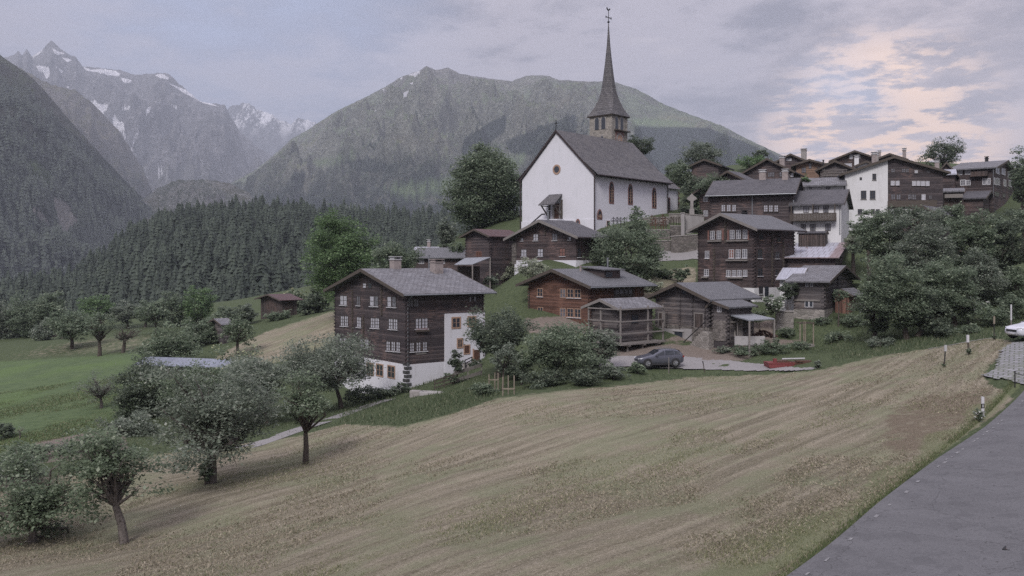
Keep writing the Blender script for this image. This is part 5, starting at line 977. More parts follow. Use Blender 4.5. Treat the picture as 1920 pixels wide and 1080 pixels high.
def tree(name, label, base, bbox, leaf='leaf_mid', size=None, lai=4.6, bark='bark', tr=.2, group=None, cat='tree', Y=None, seed=None, limbs=14, hollow=.45, rough=.3, K=None, deep=1.0, lean=0, fork=None, flowers=None, flat=.05, egg=False):
    r = np.random.default_rng(seed if seed is not None else int(base[0]*7+base[1]*3)); p = hit(*base) if Y is None else ground_at(base[0], Y); Y = p.y
    x0, y0, x1, y1 = bbox; rx = (x1-x0)/2/F*Y*1.15; rz = (y1-y0)/2/F*Y*1.13; cx = ((x0+x1)/2-CX)/F*Y-p.x; cz = (HOR-(y0+y1)/2)/F*Y-p.z; size = size or max(.13, Y*.0023)
    c, sz, cen, rc = crown_leaves(cx, 0, cz, rx, rx*deep, rz, size, lai, r, K, rough, flat, hollow, egg)
    e = empty(name, p, 0, label, cat, group); gmin = cz-rz
    V, Fq = quads(c, sz, 1.1); link('crown', np_mesh('crown', V, Fq, MT[leaf]), e)
    if flowers:
        k = r.random(len(c)) < .10; cc = c[k]+[0, -size*.6, size*.4]; V, Fq = quads(cc, sz[k]*1.2, 1.5, .9); link('blossom', np_mesh('blossom', V, Fq, MT[flowers]), e)
    b = MB(); fz = fork if fork is not None else max(.6, gmin+rz*.35); fz = max(fz, .35); top = Vector((cx*.35+lean, 0, fz)); b.path([(0, 0, -.5), (0, 0, 0), (top.x*.4+.03, .03, fz*.5), tuple(top)], [tr*1.5, tr*1.22, tr, tr*.82], 9)
    sel = r.choice(len(cen), min(limbs, len(cen)), replace=False)
    for j in sel:
        q = Vector(cen[j]); mid = top.lerp(q, .45)+Vector((r.normal()*.12*rx, r.normal()*.12*rx, rz*.06)); mid2 = top.lerp(q, .75)+Vector((r.normal()*.08*rx, r.normal()*.08*rx, rz*.05)); b.path([tuple(top), tuple(mid), tuple(mid2), tuple(q)], [tr*.55, tr*.30, tr*.18, tr*.07], 5)
        for _ in range(2 if limbs < 20 else 3): q2 = mid2+Vector(r.uniform(-1, 1, 3))*rx*.22; b.path([tuple(mid), tuple(q2)], [tr*.16, tr*.04], 4)
    b.build('trunk', bark, e); return e
def shrub(label, base, w, hh, leaf='leaf_mid', name='shrub', cat='shrub', lai=5.0, Y=None, flowers=None, group=None, size=None, seed=None):
    return tree(name, label, base, (base[0]-w/2, base[1]-hh, base[0]+w/2, base[1]+1), leaf, size, lai, 'bark', .05, group, cat, Y, seed, limbs=8, hollow=.3, rough=.35, fork=.3, flowers=flowers, flat=.1)
AP, GG, MI, DA, FR, PA = 'leaf_apple', 'leaf_greygreen', 'leaf_mid', 'leaf_dark', 'leaf_fresh', 'leaf_pale'
# orchard in the near left
tree('fruit_tree', 'fruit tree with dense low hanging crown in the bottom left corner of the hay field', (60, 1062), (-60, 838, 178, 1048), AP, .15, 2.7, 'bark_grey', .2, Y=43, limbs=30, hollow=.25, rough=.7, seed=11, K=60)
tree('fruit_tree', 'small fruit tree with a leaning pale trunk, second from the bottom left corner', (233, 1018), (112, 764, 290, 980), AP, .15, 2.3, 'bark_grey', .19, limbs=30, hollow=.25, rough=.7, lean=-.12, seed=12, fork=1.75, K=55)
tree('fruit_tree', 'widest fruit tree with leafy shoots round its thick trunk base, in the hay field', (395, 906), (268, 690, 530, 880), GG, .15, 3.0, 'bark_grey', .30, limbs=30, hollow=.28, rough=.55, seed=13, fork=1.7, K=95)
tree('fruit_tree', 'slim fruit tree with a forked dark trunk, last of the orchard towards the field', (573, 866), (505, 705, 640, 806), AP, .15, 2.7, 'bark', .17, limbs=26, hollow=.25, rough=.65, seed=14, fork=1.9, K=50)
tree('fruit_tree', 'fruit tree with a dark crown covering the left corner of the large chalet', (640, 757), (505, 628, 724, 745), 'leaf_greygreen', .17, 3.8, 'bark', .2, Y=83, limbs=20, hollow=.3, rough=.4, seed=15)
shrub('leafy suckers sprouting around the thick trunk of the widest fruit tree', (384, 905), 26, 40, MI, size=.12, seed=3, Y=51.6)
tree('fruit_tree', 'fruit tree in bluish shade behind the widest orchard tree', (500, 790), (400, 668, 560, 770), GG, .17, 3.8, 'bark', .2, Y=76, limbs=12, seed=16)
tree('elder_tree', 'elder covered in cream blossom clusters, between the widest orchard tree and the long blue shed', (455, 775), (395, 655, 515, 760), MI, .17, 4.0, 'bark', .15, Y=84, seed=17, flowers='leaf_cream', limbs=8)
tree('walnut_tree', 'dark dense bushy tree in front of the blue roofed long shed, at the meadow edge', (262, 800), (206, 668, 322, 792), DA, .17, 5.4, 'bark', .18, Y=84, seed=18, limbs=8)
tree('fruit_tree', 'half hidden fruit tree in front of the blue roofed shed, behind the widest orchard tree', (375, 790), (296, 684, 452, 770), AP, .17, 3.6, 'bark', .16, Y=82, limbs=12, seed=29)
shrub('sprawling dark shrub below the dense bushy tree at the green meadow edge', (250, 838), 110, 62, GG, Y=74, seed=19)
tree('fruit_tree', 'thin half bare fruit tree standing alone on the bright green meadow', (190, 767), (150, 692, 222, 755), GG, .13, .9, 'bark_grey', .15, limbs=30, hollow=.3, seed=20)
shrub('dark bush at the left picture edge on the lower rim of the green meadow', (6, 822), 50, 34, DA, seed=21); 
tree('small_tree', 'tiny leafless young tree at the lower rim of the green meadow', (37, 822), (24, 800, 50, 816), GG, .1, .3, 'bark_grey', .05, limbs=9, seed=22)
for k, (px, py, w_, h_, m, lb) in enumerate([(40, 868, 110, 36, MI, 'low overgrown garden shrub left of the faded garden bed'), (130, 850, 90, 22, GG, 'flat herb shrub in front of the faded garden bed'), (20, 915, 120, 60, GG, 'broad garden shrub behind the bottom left corner tree'), (330, 700, 40, 22, MI, 'small shrub beside the left end of the blue roofed shed'), (200, 838, 70, 18, MI, 'low hedge shrub closing the lower end of the green meadow')]): shrub(lb, (px, py), w_, h_, m, seed=30+k, lai=4)
# meadow edge and orchard beyond
tree('fruit_tree', 'round green fruit tree with a short trunk at the far upper left of the meadow', (135, 646), (86, 580, 182, 640), MI, None, 3.8, 'bark', .3, Y=158, seed=40)
tree('fruit_tree', 'old fruit tree with open dark forked trunk, left of the bare branched one', (187, 665), (158, 585, 212, 632), MI, .22, 2.0, 'bark', .28, limbs=26, Y=141, seed=41, fork=2.2)
tree('fruit_tree', 'nearly bare fruit tree with spreading grey branches on the upper meadow rim', (231, 663), (206, 610, 274, 645), GG, .15, .25, 'bark', .26, limbs=30, Y=141, seed=42, fork=2.0)
tree('fruit_tree', 'spreading fruit tree on the skyline of the meadow, right of the bare branched one', (295, 621), (250, 560, 322, 612), MI, None, 3.6, 'bark', .28, Y=170, seed=43)
far = [(60,640,16,548,108,648,MI),(18,655,-30,560,52,665,GG),(95,620,70,545,128,615,MI),(180,612,148,553,214,608,FR),(240,610,208,566,262,612,GG),(330,612,296,545,352,618,MI),(372,612,340,536,402,616,FR),(408,640,392,570,440,640,MI),(120,640,60,600,110,652,GG),(-20,640,-60,545,10,650,DA),(272,605,255,570,300,606,DA)]
adj = ['tall pale', 'grey green', 'rounded', 'bright double crowned', 'thin greyish', 'broad', 'bright tall', 'slim', 'low', 'outermost dark', 'dark short']
place = ['behind the upper left meadow end', 'cut by the left picture edge beyond the meadow', 'rising behind the round fruit tree', 'behind the old forked fruit tree', 'behind the bare branched fruit tree', 'right of the skyline fruit tree', 'topmost right of the skyline fruit tree', 'above the tiny hut', 'at the foot of the upper left wood edge', 'just beyond the left picture edge', 'under the skyline fruit tree']
for k, (px, py, a, b_, c_, d_, m) in enumerate(far): tree('deciduous_tree', f'{adj[k]} deciduous tree {place[k]}', (px, py), (a, b_, c_, d_), m, .34, 4.2, 'bark', .28, Y=196 if k not in (8, 7) else 175, seed=50+k, limbs=6)
tree('fruit_tree', 'slender fruit tree on the tan slope left of the large chalet', (444, 668), (418, 590, 478, 650), AP, .22, 3.0, 'bark', .2, Y=113, seed=70, limbs=16)
shrub('wide bush of fruit saplings in front of the tiny hut, above the blue shed roof', (322, 690), 124, 74, AP, Y=112, seed=71, lai=4)
shrub('rounded bush left of the tiny hut on the meadow rim', (380, 648), 90, 50, MI, Y=128, seed=72)
shrub('creamy flowering elder bush behind the reddish tin roofed hut', (550, 590), 62, 54, MI, 'elder_bush', flowers='leaf_cream', Y=158, seed=73)
for k, (px, py, w_, h_, m) in enumerate([(522, 606, 50, 26, MI), (575, 596, 40, 34, DA), (598, 585, 60, 46, DA), (462, 636, 60, 30, GG), (462, 606, 36, 34, GG), (440, 615, 60, 40, DA)]): shrub(['green bush hiding the front of the reddish roofed hut', 'dark bush to the right of the reddish roofed hut', 'dark bush against the left edge of the large chalet', 'grey green bush on the tan slope below the reddish roofed hut', 'grey bush at the left wall of the reddish roofed hut', 'dark bush between the two field huts'][k], (px, py), w_, h_, m, Y=140, seed=74+k)
for k, (px, w_, h_) in enumerate([(420, 30, 24), (450, 34, 26), (500, 30, 26), (530, 28, 22), (400, 24, 20), (470, 22, 20), (560, 30, 30), (590, 34, 34)]):
    q = on_range('wooded_hill', np.array([float(px)]), np.array([.05+.03*(k % 4)]))[0]; py = HOR-F*q[2]/q[1]; e = shrub('scrubby bush dotting the bare reddish foot of the wooded hill', (px, py), w_, h_, DA, Y=q[1], seed=90+k, group='bushes on the bare foot of the wooded hill', size=.4); e.location = q
# big trees round the centre
tree('willow_tree', 'tall feathery light green tree directly behind the large chalet', (640, 590), (572, 392, 708, 585), FR, .24, 5.0, 'bark', .35, Y=124, seed=101, limbs=16, rough=.2, K=190, flat=0, hollow=.25, egg=True)
tree('maple_tree', 'round maple peeping over the roof of the large chalet', (748, 540), (698, 450, 786, 530), MI, .24, 5.0, 'bark', .25, Y=118, seed=102)
tree('lime_tree', 'huge dark egg shaped lime tree left of the church front', (908, 442), (838, 272, 980, 446), MI, .33, 11.0, 'bark', .5, Y=152, seed=103, K=420, rough=.10, flat=.0, hollow=.3, egg=True)
shrub('pale scrub at the left foot of the huge lime tree', (838, 470), 44, 60, GG, Y=142, seed=104); shrub('reddish green bush behind the left gable of the red roofed barn', (858, 478), 40, 26, AP, Y=133, seed=105)
tree('fruit_tree', 'small pale olive fruit tree on the lawn right of the large chalet roof', (947, 556), (914, 492, 980, 532), PA, .2, 3.6, 'bark', .13, Y=124, seed=106)
shrub('pale feathery shrub in front of the chalet below the church', (998, 528), 74, 46, PA, Y=106, seed=107, lai=2.6); shrub('small pale bush on the lawn left of the red brown chalet', (922, 534), 40, 18, GG, Y=118, seed=115)
tree('ash_tree', 'large leafy tree below the churchyard wall, right of the chalet under the church', (1180, 540), (1098, 418, 1256, 538), MI, .24, 5.0, 'bark', .3, Y=113, seed=108, K=170)
tree('young_ash_tree', 'narrow tree top standing before the middle church window', (1196, 470), (1178, 382, 1216, 470), MI, .24, 4.2, 'bark', .14, Y=119, seed=109)
shrub('bush left of the large leafy tree under the church plinth', (1135, 470), 60, 44, DA, Y=119, seed=110); shrub('pale bush beneath the right side of the large leafy tree', (1222, 560), 44, 36, PA, Y=107, seed=111); shrub('small young fruit bush on the tan bank left of the tall narrow chalet', (1278, 530), 30, 34, MI, Y=112, seed=112)
shrub('yellowish bank shrub between the leafy tree and the tall narrow chalet', (1250, 530), 40, 30, AP, Y=114, seed=113)
tree('apple_tree', 'big dark apple tree covering the white wing of the large chalet', (935, 715), (868, 582, 1002, 676), DA, .17, 5.0, 'bark', .22, Y=84, seed=120, rough=.42, limbs=18)
tree('plum_tree', 'wide bushy plum tree in front of the red brown chalet', (1042, 722), (975, 604, 1128, 700), MI, .17, 5.2, 'bark', .2, Y=78, seed=121, rough=.35, limbs=14)
tree('plum_tree', 'darker bushy tree touching the wooden legs of the stilted granary', (1110, 705), (1082, 612, 1160, 700), GG, .17, 4.6, 'bark', .16, Y=80, seed=122, rough=.35)
tree('young_tree', 'young pale tree between wooden stakes, left of the wide plum tree', (942, 722), (920, 642, 976, 698), GG, .16, 2.8, 'bark', .08, Y=76, seed=123); tree('young_tree', 'second young tree with a thin dark stem, right behind the staked one', (978, 716), (960, 650, 1005, 700), AP, .16, 3.2, 'bark', .09, Y=78, seed=124)
tree('conifer_sapling', 'small dark sapling before the doorway of the white chalet wing', (857, 722), (842, 652, 872, 705), DA, .15, 3.8, 'bark', .06, Y=86, seed=125)
for k, (px, py, w_, h_, m, lb) in enumerate([(1150, 712, 60, 30, GG, 'grey green bush on the bank left of the parked grey car'), (1195, 700, 40, 22, AP, 'low bush at the front wheels of the parked grey car'), (1020, 726, 90, 34, DA, 'dark undergrowth shrub beneath the wide plum tree'), (1100, 724, 80, 30, DA, 'dark undergrowth shrub beneath the darker bushy tree'), (965, 712, 60, 30, DA, 'dark undergrowth shrub between apple and plum tree'),
  (905, 742, 60, 26, MI, 'leafy rhubarb like clump above the hay field, right of the stone trough'), (850, 722, 40, 26, MI, 'garden shrub below the wooden fence by the chalet stairs'), (890, 690, 30, 18, DA, 'dark shrub beside the chalet door terrace'), (755, 738, 34, 22, DA, 'dark clump at the dark stone quoins of the large chalet'), (690, 752, 90, 26, DA, 'dark ivy bank under the white base of the large chalet'), (725, 745, 60, 20, DA, 'hedge piece running down to the dark stone quoins'), (1216, 690, 20, 14, GG, 'small bush on the bank below the parked grey car'),
  (1400, 668, 70, 18, MI, 'row of leafy plants along the upper yard edge'), (1355, 662, 40, 12, GG, 'short weeds clump on the dirt slope below the barn annex'), (1450, 664, 70, 26, MI, 'broad leafy clump right of the gravel yard'), (1533, 692, 16, 20, GG, 'small round bush at the rear of the red trailer')]): shrub(lb, (px, py), w_, h_, m, seed=130+k, size=.16, lai=4)
shrub('white flowering hydrangea bush in front of the vine covered store', (1452, 592), 44, 44, MI, 'hydrangea_bush', flowers='leaf_white', Y=95, seed=150, size=.17); shrub('clipped low hedge in front of the tall narrow chalet entrance', (1424, 592), 46, 9, MI, Y=96, seed=151, size=.15)
shrub('green vine growing over the front of the small store', (1478, 562), 38, 36, DA, 'vine', 'plant', Y=98.4, seed=152, size=.17); tree('young_tree', 'young tree against the gable of the stone based log hut', (1572, 588), (1560, 540, 1588, 570), MI, .17, 2.6, 'bark', .07, Y=95, seed=153)
# the thicket at the right
TH = [(1700,640,1612,470,1742,622,MI,84,'leading big tree of the right hand thicket, nearest to the hay field'),(1665,520,1606,402,1700,500,MI,98,'tree below the white gable wall'),(1745,520,1672,396,1790,540,GG,94,'tall crown in the middle of the thicket'),(1790,600,1722,476,1832,600,MI,86,'crown behind the leading tree on its right'),(1840,520,1772,388,1872,520,MI,98,'crown below the rightmost village houses'),(1890,540,1838,392,1935,520,DA,100,'dark crown at the right picture edge below the houses'),(1850,585,1798,470,1885,578,GG,92,'grey crown above the white flowering bush'),(1905,600,1872,500,1960,600,AP,92,'shrubby tree at the right edge above the parked white car'),
      (1630,480,1596,392,1650,460,AP,108,'lighter tree in front of the white gable corner'),(1715,430,1650,386,1740,430,DA,112,'dark treetop before the two toned house'),(1720,620,1700,540,1790,632,DA,84,'low dark crown filling the foot of the thicket'),(1640,625,1615,560,1672,632,MI,88,'leafy left end of the thicket foot'),(1960,520,1930,420,2010,540,MI,98,'tree just past the right picture edge'),(1920,450,1880,392,1960,440,MI,112,'treetop under the rightmost village house'),(1800,450,1752,380,1812,430,MI,115,'treetop before the low slate barn'),(1600,480,1578,440,1618,475,PA,112,'pale small tree above the rusty tin roof')]
for k, (px, py, a, b_, c_, d_, m, Yt, lb) in enumerate(TH): tree('deciduous_tree', lb, (px, py), (a, b_, c_, d_), m, .18 if Yt < 96 else .22, 4.8, 'bark', .24, Y=Yt, seed=160+k, limbs=10, rough=.3, flat=.05, hollow=.4)
shrub('white flowering bush at the right foot of the thicket', (1815, 602), 56, 50, MI, 'elder_bush', flowers='leaf_white', Y=86, seed=180, size=.17)
for k, (px, py, w_, h_, m) in enumerate([(1860, 612, 70, 40, MI), (1765, 632, 70, 30, DA), (1900, 600, 60, 50, MI), (1570, 640, 60, 18, MI), (1500, 655, 50, 14, MI), (1540, 610, 40, 16, MI), (1650, 650, 70, 18, GG), (1820, 625, 50, 18, MI), (1600, 612, 60, 24, MI), (1475, 632, 40, 18, MI)]): shrub(['bank shrub right of the white flowering bush', 'dark shrub under the grey crown of the thicket', 'bank shrub behind the parked white car', 'leafy clump halfway down the green slope right of the yard', 'leafy clump at the slope foot above the red trailer', 'leafy clump below the reddish plank shed', 'grass grown clump at the lower left foot of the thicket', 'small bank shrub above the concrete path', 'leafy clump under the reddish plank shed on its right', 'leafy clump left of the pale wooden frame'][k], (px, py), w_, h_, m, seed=190+k, size=.17, lai=3.6)
# upper village trees
UP = [(1315,330,1270,266,1358,322,GG,185,'broad grey green tree behind the windowless barn on the ridge'),(1275,400,1246,300,1302,376,MI,168,'tree right of the church choir'),(1300,390,1276,330,1345,395,DA,148,'dark crown below the windowless barn'),(1340,350,1300,330,1392,372,MI,142,'light crown between windowless barn and black house'),(1405,310,1378,292,1440,318,FR,185,'bright low tree left of the black two chimney house'),(1428,300,1410,280,1442,300,DA,190,'small dark treetop over the black two chimney house'),(1196,300,1172,252,1228,292,DA,168,'dark treetop seen right of the bell tower'),(1768,320,1724,262,1812,312,DA,185,'open dark tree on the skyline behind the large two toned house'),(1912,400,1892,282,1965,400,MI,142,'tree cut by the right picture edge beside the rightmost house'),(1518,350,1500,328,1520,352,FR,136,'small tree left of the low white cottage'),(1262,330,1242,302,1280,340,MI,175,'slim tree top behind the choir roof')]
for k, (px, py, a, b_, c_, d_, m, Yt, lb) in enumerate(UP): tree('deciduous_tree', lb, (px, py), (a, b_, c_, d_), m, .28, 3.2 if k == 7 else 4.4, 'bark', .28, Y=Yt, seed=210+k, limbs=14 if k == 7 else 8, rough=.3)
shrub('clipped bush beside the stone cross above the retaining wall', (1285, 402), 26, 16, DA, Y=141, seed=230); shrub('hedge right of the stone cross', (1306, 402), 24, 14, DA, Y=140, seed=231)

# ---------------------------------------------------------------- walls, crosses, small things
def wall_block(label, px0, px1, Y0, Y1, top, bot, mat, name='retaining_wall', coping=None, top1=None):
    a = P(px0, top, Y0); bb = P(px1, top if top1 is None else top1, Y0); zb = P(px0, bot, Y0).z-1.5; c = P(px1, top if top1 is None else top1, Y1); d = P(px0, top, Y1); o = Vector((a.x, a.y, zb)); e = empty(name, o, 0, label, 'wall')
    pts = [(a.x, Y0, a.z), (bb.x, Y0, bb.z), (c.x, Y1, bb.z), (d.x, Y1, a.z)]; m = MB(); i = [Vector(p)-o for p in pts]; lo = [Vector((p.x, p.y, 0)) for p in i]
    m.v = [tuple(p) for p in lo+i]; m.f = [(0,3,2,1),(4,5,6,7),(0,1,5,4),(1,2,6,5),(2,3,7,6),(3,0,4,7)]; m.uvs = [None]*6; m.build('wall', mat, e)
    m = MB(); u = Vector((0, 0, .14)); q = [i[0]+Vector((-.05, -.08, .003)), i[1]+Vector((.05, -.08, .003)), i[1]+Vector((.05, .5, .003)), i[0]+Vector((-.05, .5, .003))]; m.extr(q, u); m.build('coping', coping or 'stonework', e); return e
wall_block('lower rubble wall of the churchyard carrying the row of grave crosses', 1198, 1256, 133, 139, 432, 470, 'stone'); wall_block('pale upper wall behind the grave crosses, beneath the church', 1205, 1254, 139.2, 143, 410, 436, 'stone_light', top1=408)
wall_block('short stepped churchyard wall under the choir', 1256.5, 1281, 134, 140, 424.5, 450, 'stone'); wall_block('upper step of the churchyard wall against the choir corner', 1254.5, 1277, 140.2, 144, 402, 430, 'stone_light'); wall_block('pale rendered pillar end of the churchyard wall', 1277, 1283.5, 133.2, 134.6, 400, 450, 'render_grey')
wall_block('tall grey rendered wall with a blind niche, between churchyard and dark houses', 1284, 1320, 134.8, 142, 402, 450, 'render_grey', top1=405); wall_block('massive rough rubble wall rising above the village lane', 1258, 1316, 129, 132.6, 444, 492, 'stone', top1=440); wall_block('rough wall stretch hidden behind the large leafy tree', 1190, 1257.6, 129.4, 132.6, 452, 498, 'stone')
wall_block('low rubble wall below the terrace of the small vine covered store', 1454, 1488, 96.0, 97.0, 585, 600, 'stone_light')
def grave_cross(px, py, Y, hgt, label, tone):
    p = P(px, py, Y); e = empty('grave_cross', p, rng.uniform(-.3, .3), label, 'cross', 'crosses in the churchyard'); m = MB(); m.box(-.06, .06, -.05, .05, -.2, hgt); m.box(-.33, .33, -.045, .045, hgt*.58, hgt*.58+.12); m.build('cross', tone, e)
    m = MB(); m.extr([(-.40, -.12, hgt*.62+.1), (0, -.12, hgt+.10), (.40, -.12, hgt*.62+.1), (.40, -.12, hgt*.62+.16), (0, -.12, hgt+.17), (-.40, -.12, hgt*.62+.16)], (0, .24, 0)); m.build('cross_roof', tone, e)
cr = [(1219,431),(1224,431.5),(1229,431),(1234,432),(1239,431),(1244,431.5),(1249,431),(1222,422),(1228,421),(1236,422),(1242,421),(1248,422)]
for k, (a, b_) in enumerate(cr): grave_cross(a+rng.uniform(-.8, .8), b_, 134.2 if b_ > 426 else 137.5, rng.uniform(1.1, 1.5), 'small roofed wooden grave cross standing on the lower churchyard terrace', 'wood_door' if k % 3 else 'wood_beam')
for k, a in enumerate((1258, 1263, 1268, 1273)): grave_cross(a, 424.5, 135.2+k*.6, 1.35, 'roofed wooden grave cross on the upper stepped terrace beside the pale wall pillar', 'wood_beam')
for k, a in enumerate((1150, 1157, 1164, 1171)): grave_cross(a, 424, 131.4, 1.2, 'dark grave cross against the church plinth, left of the narrow tree top', 'iron')
p = P(1297, 393, 137); e = empty('wayside_cross', (p.x, p.y, p.z-1), 0, 'pale stone cross with a lozenge shaped head above the tall rendered wall', 'cross'); m = MB(); m.box(-.22, .22, -.15, .15, 0, 2.5); m.box(-.35, .35, -.25, .25, 0, 1.1); m.build('shaft', 'stonework', e); m = MB(); m.extr([(0, -.12, 2.1), (.30, -.12, 2.35), (.78, -.12, 2.65), (.70, -.12, 2.85), (.35, -.12, 3.1), (0, -.12, 3.45), (-.35, -.12, 3.1), (-.70, -.12, 2.85), (-.78, -.12, 2.65), (-.30, -.12, 2.35)], (0, .24, 0)); m.build('head', 'stonework', e)
def fence(label, pts, hgt, rails, mat, step=1.5, solid=False, name='wooden_fence'):
    w3 = [hit(*q) if len(q) == 2 else ground_at(q[0], q[2]) for q in pts]; o = w3[0]; e = empty(name, o, 0, label, 'fence'); tops = []
    for a, b_ in zip(w3[:-1], w3[1:]):
        n = max(1, round((b_-a).length/step))
        for k in range(n+(1 if b_ is w3[-1] else 0)): q = a.lerp(b_, k/n); tops.append(Vector((q.x, q.y, h1(q.x, q.y)))-o)
    for q in tops: m = MB(); m.box(q.x-.05, q.x+.05, q.y-.05, q.y+.05, q.z-.3, q.z+hgt); m.build('post', mat, e)
    for r_ in range(rails):
        m = MB()
        for a, b_ in zip(tops[:-1], tops[1:]): z = hgt*(.25+.65*r_/max(1, rails-1)); u = Vector((0, -.06, z)); m.extr([a+u, b_+u, b_+u+Vector((0, 0, .12 if not solid else hgt*.30)), a+u+Vector((0, 0, .12 if not solid else hgt*.30))], (0, -.035, 0))
        m.build('rail', mat, e)
fence('dark two rail fence climbing to the white wing of the large chalet', [(815, 721, 84), (850, 710, 85)], 1.1, 3, 'wood_beam', 1.0); fence('reddish board fence by the stairs of the white chalet wing', [(851, 724, 85.2), (903, 702, 87)], 1.1, 2, 'wood_silver', 1.3, True)
fence('pale slatted fence right of the reddish plank shed', [(1613, 574, 99), (1636, 570, 98.5)], 1.0, 3, 'cap', 1.4); fence('thin metal railing on the terrace of the chalet door', [(872, 680, 94.5), (885, 678, 95)], 1.0, 3, 'iron', .8, name='metal_railing')
for lb, xs_, y0, y1, Yt in (('square frame of pale stakes guarding the young tree left of the plum tree', (917, 928, 934), 718, 684, 75.5), ('lower frame of pale stakes with one cross bar beside the wide plum tree', (943, 953, 964), 738, 705, 71)):
    p = ground_at(xs_[0], Yt); e = empty('stake_frame', p, 0, lb, 'stakes')
    for k, a in enumerate(xs_): q = ground_at(a, Yt+(.9 if k == 1 else 0))-p; m = MB(); m.tube((q.x, q.y, -.4+q.z), (q.x, q.y, 1.55+q.z), .05, n=6); m.build('stake', 'wood_pale', e)
    q = ground_at(xs_[2], Yt)-p; m = MB(); zz = 1.05 if Yt > 73 else .55; m.box(-.05, q.x+.05, -.09, -.052, zz, zz+.1); m.build('cross_bar', 'wood_pale', e)
p = hit(786, 745); e = empty('stone_trough', p, R(-14), 'long pale stone trough lying on the grass bank below the large chalet', 'trough'); m = MB(); L_ = 2.7
m.box(0, L_, 0, .9, -.3, .12); m.box(0, L_, 0, .12, .12, .5); m.box(0, L_, .78, .9, .12, .5); m.box(0, .14, .12, .78, .12, .5); m.box(L_-.14, L_, .12, .78, .12, .5); m.build('basin', 'concrete', e, bev=.03); m = MB(); m.box(-1.0, -.03, .1, .8, -.2, .55); m.build('end_block', 'stonework', e, bev=.04)
p = ground_at(1500, 91); e = empty('climbing_stand', p, 0, 'pale wooden frame of four posts on a low box standing on the green slope', 'frame'); w_ = (1525-1500)/F*91; zt = (HOR-604)/F*91-p.z
for x in (0, .5*w_, .36*w_+.35, w_): m = MB(); y = .0 if x in (0, w_) else .9; m.box(x-.05, x+.05, y-.05, y+.05, .32, zt); m.build('post', 'wood_pale', e)
m = MB(); m.box(-.1, w_+.1, -.1, 1.0, -.4, .32); m.build('box', 'wood_silver', e); m = MB(); m.box(-.08, w_+.08, -.09, -.052, zt-.15, zt-.03); m.box(-.08, w_+.08, .952, .99, zt-.15, zt-.03); m.build('top_bar', 'wood_beam', e)
def post(label, px, base, top, rad_, mat, Y=None, capm=None, capf=.25, lean=0, name='marker_post', sq=False):
    p = hit(px, base) if Y is None else ground_at(px, Y); hh = (HOR-top)/F*p.y-p.z; e = empty(name, p, 0, label, 'post'); c = hh*(1-capf) if capm else hh; rad = rad_*.75; m = MB(); m.tube((0, 0, -.3), (lean*c/hh, 0, c), rad, n=8); m.build('pole', mat, e)
    if capm: m = MB(); m.box(lean*c/hh-rad*1.5, lean+rad*1.5, -rad*.9, rad*.9, c+.003, hh) if sq else m.tube((lean*c/hh, 0, c+.003), (lean, 0, hh), rad*1.25, n=8); m.build('cap', capm, e)
    return e
post('thin grey wooden post on the bank below the parked grey car', 1254, 697, 670, .05, 'wood_silver', None); post('leaning post with a dark knob on the bank, between grey car and red trailer', 1322, 697, 677, .05, 'wood_beam', None, 'iron', .25, -.22)
post('dark stake with a pale square plate, left of the white topped stub', 1770, 686, 647, .06, 'iron', None, 'cap', .30, .12, sq=True); post('short stub with a white top tilted over a grass tuft', 1817, 662, 628, .09, 'wood_beam', None, 'frame_white', .42, -.12, sq=True)
post('slim post with a tan plate beside the concrete path', 1864, 634, 593, .05, 'iron', None, 'wood_pale', .35, 0, sq=True); post('tallest slim pole with a white upper sleeve behind the parked white car', 1896, 618, 571, .06, 'wood_silver', 66, 'frame_white', .5, 0)
for k, (a, b_) in enumerate(((1817, 664), (1864, 636), (1770, 688))): shrub(['grass tuft round the white topped stub', 'grass tuft round the slim post with tan plate', 'grass tuft round the dark stake with the pale plate'][k], (a, b_), 11-k*2, 13-k*3, AP, 'grass_tuft', 'plant', size=.09, seed=240+k)
p = hit(1842, 782); e = empty('reflector_post', p, 0, 'white roadside delineator post with a slanted black band at the road edge', 'post'); hh = (HOR-744)/F*p.y-p.z
def dpost(z0, z1, mat, nm, s_=1.0):
    m = MB(); m.v = [(x*s_, y*s_, z) for z in (z0, z1) for x, y in ((-.075, -.05), (.075, -.05), (.04, .06), (-.04, .06))]; m.f = [(0,3,2,1),(4,5,6,7),(0,1,5,4),(1,2,6,5),(2,3,7,6),(3,0,4,7)]; m.uvs = [None]*6; return m.build(nm, mat, e)
dpost(-.3, hh*.42, 'frame_white', 'post_body'); dpost(hh*.42, hh*.66, 'iron', 'black_band', 1.03); dpost(hh*.66, hh, 'frame_white', 'post_head'); m = MB(); m.box(-.03, .03, -.062, -.052, hh*.47, hh*.62); m.build('reflector', 'cap', e)
for k in range(1): shrub('white flowering weeds at the foot of the delineator post', (1836, 790), 24, 26, MI, 'wildflowers', 'plant', flowers='leaf_white', size=.08, seed=250, lai=2.5)
p = hit(1903, 728); e = empty('chain_post', p, 0, 'rusty iron post holding a sagging chain beside the paved forecourt', 'post'); m = MB(); hh = (HOR-697)/F*p.y-p.z; m.tube((0, 0, -.3), (0, 0, hh), .035, n=8); m.lathe([(.05, hh-.02), (.05, hh+.04)], (0, 0, 0), 8); m.build('pole', 'iron', e)
m = MB(); pr = None
for k in range(17): t = k/16; q = (t*2.6, t*1.2, hh-.08-.9*t*(1-t)+.1*t); pr and m.tube(pr, q, .022, n=5); pr = q
m.build('chain', 'iron', e)
